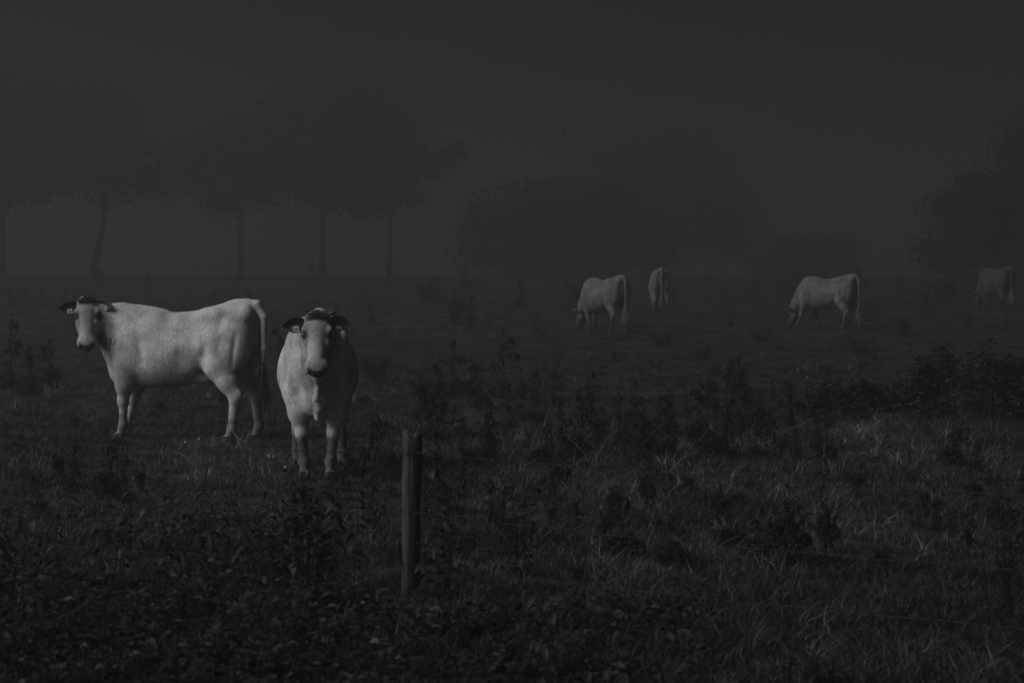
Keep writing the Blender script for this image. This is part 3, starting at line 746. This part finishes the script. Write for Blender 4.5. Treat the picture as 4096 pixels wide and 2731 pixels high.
kind('thistle4', 'thistle', 'sparse thin thistle with ragged leaves', 'withered thistles', 'thistle', *tall_weed(22, .9, 3, .06, 6, 5))
kind('bushy', 'weed_clump', 'bushy dark weed of many leafy stems', 'dark weed clumps', 'weed', *tall_weed(3, .60, 4, .058, 30, 3))
kind('bushy2', 'weed_clump', 'loose dark weed of a few thin leafy stems', 'dark weed clumps', 'weed', *weed_meshes(4, .55, 6, 80, .06, .9, 0, .6, 4))
kind('dock', 'dock_plant', 'thin bare dock stalk with dark seed heads', 'dock stalks', 'dock', *weed_meshes(5, .85, 5, 10, .07, .8, 14, .3), 'seed_heads')
kind('stalks', 'dry_stalks', 'few thin dry stalks from one root', 'dry stalks', 'stalk', *weed_meshes(6, .60, 3, 6, .06, .5, 4, .5, 3), 'seed_heads')
kind('low', 'low_weed', 'wide leafy dark weed tussock', 'low dark weeds', 'weed', *tall_weed(7, .42, 0, .055, 40, 0))
def zone(x, y):
    if y > 57: return 'on the misty rise'
    if y > 33: return 'in the open grazed meadow'
    c = cols_(x, y)
    if y > 17 and c < 1100: return 'near the side-on cow'
    if y > 17 and c < 1560: return 'near the facing cow'
    if y > 20 and c > 3000: return 'near the brambles'
    if y > 16.5: return 'in the rough pasture'
    return 'close to the barbed wire'
def cols_(x, y): return 2048+x/y*F_PX
_wr = random.Random(31); TOP = {}
def plant(key, x, y, h=None, wide=1.0):
    name, label, group, cat, sm, lm, part = KINDS[key]
    o = empty(name, (x, y, gz(x, y)), _wr.uniform(0, 6.28)); hh_ = h or .5
    tag(o, '%s %s %s' % ('small' if hh_ < .25 else 'knee-high' if hh_ < .5 else 'tall', label, zone(x, y)), cat, group)
    full = TOP.setdefault(key, max(v.co.z for v in lm.vertices)); s = (h/full) if h else _wr.uniform(.8, 1.2)
    o.scale = (s*wide, s*wide, s)
    link(bpy.data.objects.new('stem', sm), o); f_ = link(bpy.data.objects.new(part, lm), o); f_['kind'] = 'stuff'; return o
# (kind, photo x, photo row of the base, photo row of the top, widening)
WEEDS = [('thistle2', 1810, 1582, 1377, 1.1), ('thistle', 2009, 1593, 1345, 1.2), ('thistle3', 2142, 1648, 1480, 1.1), ('bushy2', 1683, 1637, 1515, 1.0),
 ('bushy', 2319, 1670, 1565, 1.2), ('thistle2', 2535, 1720, 1540, 1.0), ('thistle', 2662, 1725, 1575, 1.0), ('bushy', 2800, 1790, 1545, 1.1), ('thistle3', 2916, 1750, 1480, 1.1),
 ('bushy2', 2385, 1800, 1660, 1.2), ('thistle3', 2203, 1820, 1690, 1.0), ('bushy', 2040, 1725, 1610, 1.2), ('low', 1880, 1860, 1740, 1.3),
 ('thistle3', 3154, 1707, 1540, 1.2), ('bushy2', 3225, 1656, 1555, 1.2), ('bushy2', 3058, 1788, 1600, .9), ('low', 3307, 1860, 1690, 1.1), ('thistle', 3444, 1545, 1448, .7), ('thistle3', 3551, 1758, 1680, 1.0),
 ('bushy', 427, 2000, 1740, 1.0), ('bushy2', 243, 1917, 1800, 1.2), ('bushy2', 565, 1963, 1870, 1.5), ('bushy', 66, 1800, 1730, 1.6), ('bushy', 205, 1550, 1375, 1.0), ('bushy', 120, 1580, 1400, 1.2), ('thistle2', 45, 1560, 1300, .9), ('thistle', 1120, 1570, 1310, .8),
 ('thistle4', 1150, 1560, 1390, .8), ('bushy2', 1750, 1700, 1560, 1.4), ('bushy', 1930, 1640, 1500, 1.2), ('bushy2', 2090, 1600, 1520, 1.5), ('low', 2480, 1790, 1700, 1.2), ('bushy2', 2590, 1810, 1680, 1.2), ('low', 2750, 1960, 1850, 1.0), ('bushy2', 2600, 2040, 1900, 1.0),
 ('low', 3000, 1960, 1880, 1.2), ('bushy2', 2870, 2080, 1960, 1.0), ('bushy2', 3420, 1990, 1880, 1.0), ('low', 3700, 2010, 1930, 1.0), ('low', 3900, 1980, 1880, 1.2), ('thistle3', 3990, 2080, 1900, 1.0), ('bushy2', 1380, 1700, 1600, 1.2), ('low', 1460, 1620, 1540, 1.4),
 ('thistle4', 1490, 2170, 1700, .9), ('thistle4', 1395, 2080, 1800, .9), ('thistle2', 1330, 2010, 1850, .9), ('thistle4', 1850, 2250, 1900, .8), ('thistle2', 300, 1990, 1790, 1.0), ('thistle3', 500, 2020, 1830, 1.0), ('bushy', 160, 2060, 1900, 1.0), ('bushy', 950, 2120, 1990, 1.0), ('dock', 1470, 2150, 1710, .8), ('dock', 1560, 2060, 1790, .8), ('stalks', 2238, 1440, 1345, 1.0), ('stalks', 3390, 1400, 1300, .7), ('stalks', 3250, 1400, 1325, .9), ('stalks', 3120, 1405, 1320, .8), ('bushy2', 2165, 1358, 1318, 1.0), ('stalks', 2640, 1500, 1420, 1.0),
 ('bushy2', 2435, 2195, 2040, .7), ('dock', 2725, 2440, 2190, 1.0), ('dock', 3640, 2390, 2230, .8), ('thistle3', 4030, 2460, 2290, .9), ('bushy2', 3300, 2190, 2080, 1.0), ('low', 2500, 2530, 2420, 1.1), ('low', 3800, 2520, 2440, 1.0), ('dock', 1180, 1990, 1800, .5), ('dock', 660, 2080, 1900, .5), ('bushy2', 900, 1640, 1560, 1.0), ('low', 640, 1640, 1570, 1.2), ('low', 300, 1700, 1640, 1.2)]
for key, px, pb, ptp, wd in WEEDS:
    p = at(px, pb); plant(key, p.x, p.y, max(.12, 1.12*(pb-ptp)/px_per_m(p.y)), wd)
for i in range(46):
    px = _wr.uniform(1620, 3350); pb = _wr.uniform(1560, 1900); p = at(px, pb)
    plant(_wr.choice(['bushy', 'thistle2', 'thistle3', 'thistle', 'bushy']), p.x, p.y, _wr.uniform(.25, .6), _wr.uniform(1.0, 1.5))
for i in range(70):                                           # dark weeds all through the rough grass
    px = _wr.uniform(1650, 4090); pb = _wr.uniform(1640, 2330)
    if abs(px-1640) < 60: continue
    p = at(px, pb); plant(_wr.choice(['low', 'bushy2', 'thistle2', 'bushy', 'thistle3', 'thistle']), p.x, p.y, _wr.uniform(.14, .42), _wr.uniform(1.0, 1.7))
for i in range(120):                                           # far weeds along the rise
    Y = _wr.uniform(58, 114); px = _wr.uniform(-100, 4200)
    if 2250 < px < 2760 and Y < 75: continue
    if 3130 < px < 3480 and Y < 66: continue
    p = at_dist(px, Y); plant(_wr.choice(['thistle', 'bushy', 'bushy2', 'thistle2', 'bushy', 'stalks', 'thistle3']), p.x, p.y, _wr.uniform(.35, 1.0), _wr.uniform(.9, 1.6))
for i in range(26):                                           # mid-field low weeds
    Y = _wr.uniform(33, 56); px = _wr.uniform(0, 4096); p = at_dist(px, Y)
    plant(_wr.choice(['low', 'bushy2', 'low', 'stalks']), p.x, p.y, _wr.uniform(.12, .35), _wr.uniform(1, 1.6))

# rush tussocks
def rush_mesh(seed, n, h, spread):
    nr = random.Random(seed); mb = MB()
    for i in range(n):
        a = nr.uniform(0, 6.28); r = spread*.35*nr.random()**.5; l = h*nr.uniform(.5, 1.1); o = nr.uniform(.1, .5)*spread
        p = np.array([r*math.cos(a), r*math.sin(a), -.02]); d = np.array([math.cos(a), math.sin(a), 0])
        mb.tube([p, p+d*o*.3+np.array([0, 0, l*.5]), p+d*o*.9+np.array([0, 0, l*.85]), p+d*o*1.3+np.array([0, 0, l*.98])], [.003, .0028, .002, .0006], 3, False)
    return mb.me('blades', M['weed'])
RUSH = [rush_mesh(i, 150, .42, .45) for i in range(3)]
for px, pb, h in [(2650, 1392, .42), (3045, 1372, .40), (3445, 1422, .36), (2810, 1440, .3), (2470, 1450, .25), (3300, 1500, .2), (1500, 1500, .4), (700, 1330, .4), (1300, 1330, .4), (2960, 1520, .25)]:
    p = at(px, pb); o = empty('rush_tussock', p, _wr.uniform(0, 6)); tag(o, 'dark rush tussock of thin upright blades in the short grass', 'rush', 'rush tussocks'); o.scale = (h/.42,)*3
    link(bpy.data.objects.new('blades', RUSH[_wr.randrange(3)]), o)['kind'] = 'stuff'

# nettles: stem and single leaves
def leaf_mesh(name, L, W, droop, fold, mat, segs=5):
    mb = MB(); mb.leaf((0, 0, 0), (1, 0, 0), (0, 0, 1), L, W, droop, fold, segs); return mb.me(name, mat)
NLEAF = [leaf_mesh('leaf', .056, .019, d, f, M['nettle']) for d, f in ((.35, .3), (.6, .2), (.2, .45), (.8, .35))]
def nettle(x, y, h, label, group, seed, lush=1.0):
    rnd = random.Random(seed); o = empty('nettle', (x, y, gz(x, y)), rnd.uniform(0, 6)); tag(o, label, 'nettle', group)
    P = stalk(rnd, h, .03, 7, (rnd.uniform(-.12, .12), rnd.uniform(-.12, .12))); mb = MB(); mb.tube(P, [.005-.003*i/7 for i in range(8)], 5); mb.build('stem', M['stem'], o)
    n = max(4, int(h/.055)); a = rnd.uniform(0, 6)
    for i in range(n):
        t = .18+.82*(i+.6)/n; p = along(P, min(t, 1)); a += math.pi/2+rnd.uniform(-.3, .3)
        for q in (0, math.pi):
            s = lush*rnd.uniform(.8, 1.25)*(1.0 if t < .8 else 1.25-.9*(t-.8)/.2*.7)
            c = link(bpy.data.objects.new('leaf', rnd.choice(NLEAF)), o); c.location = p
            c.rotation_euler = (rnd.uniform(-.3, .3), rnd.uniform(-.35, .3), a+q); c.scale = (s, s, s)
NET = [(1762, 2440, 1715, 1.0), (1790, 2420, 1930, 1.15), (1735, 2430, 1990, 1.1), (1860, 2400, 2110, 1.0), (2100, 2360, 1870, .95), (2075, 2330, 2090, .9), (1950, 2440, 2150, 1.0), (1720, 2460, 2160, 1.0)]
for i, (px, pb, ptp, l) in enumerate(NET):
    p = at(px, pb); nettle(p.x, p.y, (pb-ptp)/px_per_m(p.y), 'tall single nettle stem standing beside the wooden fence post' if px < 2000 else 'nettle stem standing alone between the barbed wires away from the post', 'nettles by the fence post', 100+i, l)
_nr = random.Random(77)
for i in range(26):                                           # the dense dark clump left of the post
    px = 1200+_nr.gauss(0, 85); pb = 2400+_nr.uniform(-40, 40); p = at(px, pb)
    hn = _nr.uniform(.38, .70); nettle(p.x, p.y, hn, ('taller ' if hn > .54 else 'shorter ')+'nettle in the dense dark clump between the fence post and the facing cow', 'nettles in the dense clump', 200+i, 1.1)
for i in range(44):                                           # the bank of nettles at the left
    px = _nr.uniform(-60, 1050); pb = 2230+_nr.uniform(-70, 150)+.02*px; p = at(px, pb)
    hn = _nr.uniform(.22, .46)*(1.1 if 500 < px < 900 else 1); nettle(p.x, p.y, hn, ('taller ' if hn > .34 else 'shorter ')+'nettle in the low dark bank below the side-on cow', 'nettles in the low bank', 300+i, 1.15)
for i in range(10):
    px = _nr.uniform(2150, 3000); pb = 2460+_nr.uniform(-60, 160); p = at(px, pb)
    nettle(p.x, p.y, _nr.uniform(.12, .26), 'short nettle in the long grass under the lowest wire', 'short nettles in the long grass', 500+i, 1.0)

# brambles
def bramble(px, pb, width, depth, height, seed, label, nleaf):
    p = at(px, pb); rnd = random.Random(seed); o = empty('bramble_bush', p); tag(o, label, 'bramble', 'brambles')
    st, lf = MB(), MB(); canes = []
    for i in range(60):
        a = rnd.uniform(0, 6.28); r0 = rnd.random()**.5*.45; b = np.array([math.cos(a)*r0*width*.5, math.sin(a)*r0*depth*.5, -.03]); rch = rnd.uniform(.4, 1.05)
        e = np.array([math.cos(a)*rch*width*.5, math.sin(a)*rch*depth*.5, 0]); top = height*(1-.75*rch**2)*rnd.uniform(.75, 1.15)
        Q = []
        for k in range(7):
            t = k/6; Q.append(b*(1-t)+e*t+np.array([rnd.uniform(-.02, .02), rnd.uniform(-.02, .02), top*math.sin(math.pi*min(.85, t*.85+.1))*1.05-.1*top]))
        Q[0] = b; st.tube(Q, [.006, .006, .005, .005, .004, .003, .0015], 4); canes.append(Q)
    for i in range(nleaf):
        Q = rnd.choice(canes); p0 = along(Q, rnd.uniform(.15, 1)); a = rnd.uniform(0, 6.28)
        pet = p0+np.array([math.cos(a), math.sin(a), rnd.uniform(-.2, .6)])*rnd.uniform(.02, .10)
        for da in (-1.1, 0, 1.1):
            L = rnd.uniform(.045, .075); lf.leaf(pet, (math.cos(a+da), math.sin(a+da), rnd.uniform(-.3, .3)), (rnd.uniform(-.5, .5), rnd.uniform(-.5, .5), 1), L, L*.36, .3, .2, 3)
    st.build('canes', M['stem'], o); f = lf.build('foliage', M['bramble'], o); f['kind'] = 'stuff'
bramble(3880, 1690, 2.5, 1.6, 1.02, 1, 'large dark bramble bush heaped up at the right edge of the pasture', 2600)
bramble(3400, 1690, 1.7, 1.1, .58, 2, 'low dark bramble mound spreading beside the large bramble bush', 1300)

# clover heads and a bird
for i, (px, pb) in enumerate([(1073, 1878), (1092, 1884), (1140, 1924), (2324, 1835), (3380, 1812), (4025, 1770), (3045, 1440), (3062, 1435), (3163, 1520), (3190, 1510), (3218, 1500), (3228, 1540), (740, 1820), (795, 1805)]):
    p = at(px, pb); o = empty('clover_flower', p); tag(o, 'small white clover flower head standing in the grass', 'flower', 'white clover flower heads')
    mb = MB(); mb.tube([(0, 0, -.02), (.004, .002, .06), (.002, .006, .11)], .0015, 4); mb.build('stem', M['stem'], o)
    mb = MB(); rr = random.Random(i)
    for k in range(26):
        d = np.array([rr.gauss(0, 1) for _ in range(3)]); d /= np.linalg.norm(d); c = np.array([.002, .006, .118]); mb.leaf(c, d, (0, 0, 1) if abs(d[2]) < .9 else (1, 0, 0), .015, .004, 0, .2, 2)
    mb.build('flower_head', M['petal'], o)
def bird():
    Y = 48.0; d = ray(2256, 534); p = Vector((0, 0, EYE))+d*(Y/d.y); o = empty('bird', p); tag(o, 'tiny dark bird flying alone in the misty sky', 'bird')
    mb = MB(); mb.ball((0, 0, 0), (.030, .011, .012), 8, 6); mb.ball((.030, 0, .004), .009, 8, 6)
    for s in (1, -1):
        V = [(.016, 0, .006), (-.014, 0, .006), (-.016, s*.03, .022), (.010, s*.032, .024), (-.022, s*.062, .010), (.016, 0, .003), (-.014, 0, .003), (-.016, s*.03, .019), (.010, s*.032, .021)]
        mb.add(V, [(0, 1, 2, 3), (3, 2, 4), (5, 6, 7, 8), (8, 7, 4), (0, 3, 8, 5), (1, 2, 7, 6)])
    mb.add([(-.022, .006, .002), (-.022, -.006, .002), (-.052, -.011, .004), (-.052, .011, .004), (-.022, .006, -.002), (-.022, -.006, -.002), (-.052, -.011, .001), (-.052, .011, .001)], [(0, 1, 2, 3), (7, 6, 5, 4), (0, 3, 7, 4), (1, 5, 6, 2), (3, 2, 6, 7)])
    mb.build('body', M['bird'], o); o.rotation_euler = (R(8), R(-5), R(160))
bird()

# ------------------------------------------------------------------ grass and leaf litter: what nobody could count
def tuft_arrays(seed, n, h, spread, width, bend):
    nr = np.random.RandomState(seed); a = nr.uniform(0, 6.283, n); r = spread*np.sqrt(nr.rand(n)); px, py = r*np.cos(a), r*np.sin(a)
    b = a+nr.normal(0, .9, n); l = h*nr.uniform(.45, 1.15, n); k = bend*nr.uniform(.3, 1.5, n)*l; wd = width*nr.uniform(.7, 1.3, n)
    f = b+nr.uniform(-1.2, 1.2, n)+math.pi/2; ox, oy = np.cos(f)*wd, np.sin(f)*wd; V = []
    for t in (0, .4, .75, 1.0):
        cx = px+np.cos(b)*k*t**2; cy = py+np.sin(b)*k*t**2; cz = l*(t-.28*bend*t**3)-.02; ww = (1-t**1.6)
        if t < 1: V += [np.stack([cx-ox*ww, cy-oy*ww, cz], 1), np.stack([cx+ox*ww, cy+oy*ww, cz], 1)]
        else: V += [np.stack([cx, cy, cz], 1)]
    V = np.concatenate(V); i = np.arange(n); F = []
    for s in (0, 2): F += [np.stack([s*n+i, (s+1)*n+i, (s+3)*n+i], 1), np.stack([s*n+i, (s+3)*n+i, (s+2)*n+i], 1)]
    F.append(np.stack([4*n+i, 5*n+i, 6*n+i], 1))
    return V, np.concatenate(F)
def leaf_cluster(seed, n):
    rnd = random.Random(seed); mb = MB()
    for i in range(n):
        a = rnd.uniform(0, 6.28); r = .11*rnd.random()**.5; L = rnd.uniform(.032, .066)
        p = (r*math.cos(a), r*math.sin(a), rnd.uniform(.02, .13)); b = rnd.uniform(0, 6.28)
        mb.leaf(p, (math.cos(b), math.sin(b), rnd.uniform(-.15, .35)), (rnd.uniform(-.35, .35), rnd.uniform(-.35, .35), 1), L, L*.33, rnd.uniform(.1, .6), .3, 4)
    for i in range(4):
        a = rnd.uniform(0, 6.28); mb.tube([(0, 0, -.03), (.03*math.cos(a), .03*math.sin(a), .06), (.07*math.cos(a), .07*math.sin(a), .12)], .0022, 3, False)
    return mb.out()
def scatter(name, label, cat, protos, P, rot, scl, idx):
    """ONE stuff object: a cloud of points that carries the tufts"""
    pc = bpy.data.collections.new(name+'_tufts')
    for i, me in enumerate(protos): pc.objects.link(bpy.data.objects.new('%s_tuft_%02d' % (name, i), me))
    me = bpy.data.meshes.new(name); me.vertices.add(len(P)); me.vertices.foreach_set('co', np.asarray(P, np.float32).ravel())
    a = me.attributes.new('rot', 'FLOAT_VECTOR', 'POINT'); a.data.foreach_set('vector', np.asarray(rot, np.float32).ravel())
    a = me.attributes.new('scl', 'FLOAT_VECTOR', 'POINT'); a.data.foreach_set('vector', np.asarray(scl, np.float32).ravel())
    a = me.attributes.new('idx', 'INT', 'POINT'); a.data.foreach_set('value', np.asarray(idx, np.int32))
    o = link(bpy.data.objects.new(name, me)); tag(o, label, cat, kind='stuff')
    g = bpy.data.node_groups.new(name, 'GeometryNodeTree'); g.interface.new_socket('Geometry', in_out='INPUT', socket_type='NodeSocketGeometry'); g.interface.new_socket('Geometry', in_out='OUTPUT', socket_type='NodeSocketGeometry')
    N, L = g.nodes, g.links; gi, go = N.new('NodeGroupInput'), N.new('NodeGroupOutput')
    ci = N.new('GeometryNodeCollectionInfo'); ci.inputs[0].default_value = pc; ci.inputs['Separate Children'].default_value = True; ci.inputs['Reset Children'].default_value = True
    ip = N.new('GeometryNodeInstanceOnPoints'); ip.inputs['Pick Instance'].default_value = True
    def att(n_, t_):
        q = N.new('GeometryNodeInputNamedAttribute'); q.data_type = t_; q.inputs['Name'].default_value = n_; return q.outputs['Attribute']
    er = N.new('FunctionNodeEulerToRotation'); L.new(att('rot', 'FLOAT_VECTOR'), er.inputs[0])
    L.new(gi.outputs[0], ip.inputs['Points']); L.new(ci.outputs[0], ip.inputs['Instance']); L.new(att('idx', 'INT'), ip.inputs['Instance Index'])
    L.new(er.outputs[0], ip.inputs['Rotation']); L.new(att('scl', 'FLOAT_VECTOR'), ip.inputs['Scale']); L.new(ip.outputs[0], go.inputs[0])
    md = o.modifiers.new('tufts', 'NODES'); md.node_group = g
    return o
def wedge(nr, y0, y1, dens, slope=.285):
    n = int(dens*slope*(y1*y1-y0*y0)); y = np.sqrt(nr.uniform(y0*y0, y1*y1, n)); x = nr.uniform(-1, 1, n)*slope*y; return x, y
def patch(x, y, s, seed):
    nr = np.random.RandomState(seed); v = np.zeros_like(x)
    for i in range(7):
        a = nr.uniform(0, 6.28); f = s*nr.uniform(.6, 2.2); v += np.sin(f*(x*math.cos(a)+y*math.sin(a))+nr.uniform(0, 6.28))
    return v/7*1.9
def rows(x, y): return HORIZON+(EYE-ground(x, y))*F_PX/y
def cols(x, y): return 2048+x/y*F_PX
nr = np.random.RandomState(3)
GP = [mesh('g%d' % i, *tuft_arrays(i, n, h, sp, wd, bd), M['grass']) for i, (n, h, sp, wd, bd) in enumerate([(110, .055, .14, .0022, .7), (110, .07, .14, .0023, .8), (120, .05, .15, .002, .9), (60, .12, .09, .0025, .9), (60, .16, .09, .0026, 1.1), (50, .21, .11, .0028, 1.2)])]
X, Y, SC_, ID = [], [], [], []
for y0, y1, dens, s in [(8.8, 16, 105, 1.0), (16, 32, 62, 1.1), (32, 58, 22, 1.6), (58, 130, 7, 2.3)]:
    x, y = wedge(nr, y0, y1, dens); p = patch(x, y, 1.6, 1)+.6*patch(x, y, 5.0, 2)
    keep = nr.rand(len(x)) < .75+.25*np.clip(p, -1, 1); x, y, p = x[keep], y[keep], p[keep]
    long_ = np.clip(.10+.34*p+.30*sstep(16, 11, y)-.10*sstep(28, 45, y)-.4*(np.abs(cols(x, y)-800) < 600)*sstep(18, 20, y), .02, .9)
    u = nr.rand(len(x)); i = np.where(u < long_*.45, 3, np.where(u < long_*.8, 4, np.where(u < long_, 5, nr.randint(0, 3, len(x)))))
    i = np.where((y > 30) & (i > 3), 3, i)
    sz = s*nr.uniform(.75, 1.25, len(x)); hz = np.where(y > 30, sz*.62, sz)*(1+.25*p.clip(-1, 1))
    X.append(x); Y.append(y); SC_.append(np.stack([sz, sz, hz], 1)); ID.append(i)
x, y = np.concatenate(X), np.concatenate(Y); sc_, id_ = np.concatenate(SC_), np.concatenate(ID)
rot = np.stack([nr.normal(0, .12, len(x)), nr.normal(0, .12, len(x)), nr.uniform(0, 6.28, len(x))], 1)
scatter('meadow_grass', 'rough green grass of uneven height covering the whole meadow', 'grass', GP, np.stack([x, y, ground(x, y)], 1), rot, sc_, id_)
# pale long grass, lying in patches
SP = [mesh('s%d' % i, *tuft_arrays(40+i, n, h, sp, wd, bd), M['straw']) for i, (n, h, sp, wd, bd) in enumerate([(14, .16, .10, .0024, 1.3), (16, .22, .12, .0026, 1.5), (10, .13, .12, .0022, 1.1), (18, .24, .12, .0027, 1.5)])]
X, Y, I = [], [], []
for px, pb, rw, rh, n in [(2720, 1800, 180, 35, 110), (2560, 1820, 90, 25, 24), (2850, 1750, 40, 25, 12), (3480, 1720, 230, 40, 110), (3250, 1690, 120, 30, 24), (3080, 1790, 120, 40, 25), (2950, 2240, 420, 60, 90), (3200, 2060, 350, 60, 50), (3750, 1850, 280, 90, 60), (2700, 2000, 400, 60, 45), (120, 2380, 150, 50, 26), (1090, 2380, 170, 40, 26), (1900, 2480, 500, 60, 50), (2500, 1930, 500, 60, 50), (1450, 2150, 160, 80, 26), (1500, 2250, 120, 60, 20), (700, 1600, 500, 50, 50), (300, 1640, 250, 60, 30), (1560, 1650, 250, 80, 40), (820, 1850, 350, 60, 45), (3600, 2150, 450, 120, 60), (2300, 2300, 300, 80, 40), (3300, 2450, 600, 80, 60), (2050, 1780, 400, 80, 60)]:
    for k in range(n):
        p = at(px+nr.normal()*rw*.6, max(1420, pb+nr.normal()*rh*.7)); X.append(p.x); Y.append(p.y)
x, y = np.array(X), np.array(Y); n = len(x); sz = nr.uniform(.6, 1.1, n)*(.55+.45*sstep(12.5, 18, y))
scatter('pale_long_grass', 'pale arching blades of long dry grass lying among the green', 'grass', SP, np.stack([x, y, ground(x, y)], 1), np.stack([nr.normal(0, .25, n), nr.normal(0, .25, n), nr.uniform(0, 6.28, n)], 1), np.stack([sz]*3, 1), nr.randint(0, 4, n))
# low nettle leaves carpeting the verge
LP = [mesh('l%d' % i, *leaf_cluster(60+i, 22), M['verge']) for i in range(5)]
x = nr.uniform(-3.6, 2.6, 5200); y = nr.uniform(8.6, 13.6, 5200); r_, c_ = rows(x, y), cols(x, y)
edge = 2430+.00006*np.clip(c_-700, 0, None)**2*1.2*.35+40*np.sin(c_*.004)+90*np.exp(-((c_-1650)/260)**2); inb = (r_ > edge-60*(c_ < 900)) & (nr.rand(5200) < np.clip(.85-(c_-1500)/1600+.3*patch(x, y, 2.5, 9), .03, 1))
lf = (r_ > 1990+.04*c_) & (c_ < 1150) & (nr.rand(5200) < .06); m = inb | lf; x, y = x[m], y[m]; n = len(x); sz = nr.uniform(.7, 1.4, n)
scatter('nettle_carpet', 'carpet of low overlapping nettle leaves along the verge before the fence', 'nettle', LP, np.stack([x, y, ground(x, y)], 1), np.stack([nr.normal(0, .15, n), nr.normal(0, .15, n), nr.uniform(0, 6.28, n)], 1), np.stack([sz, sz, sz*nr.uniform(.6, 1.4, n)], 1), nr.randint(0, 5, n))
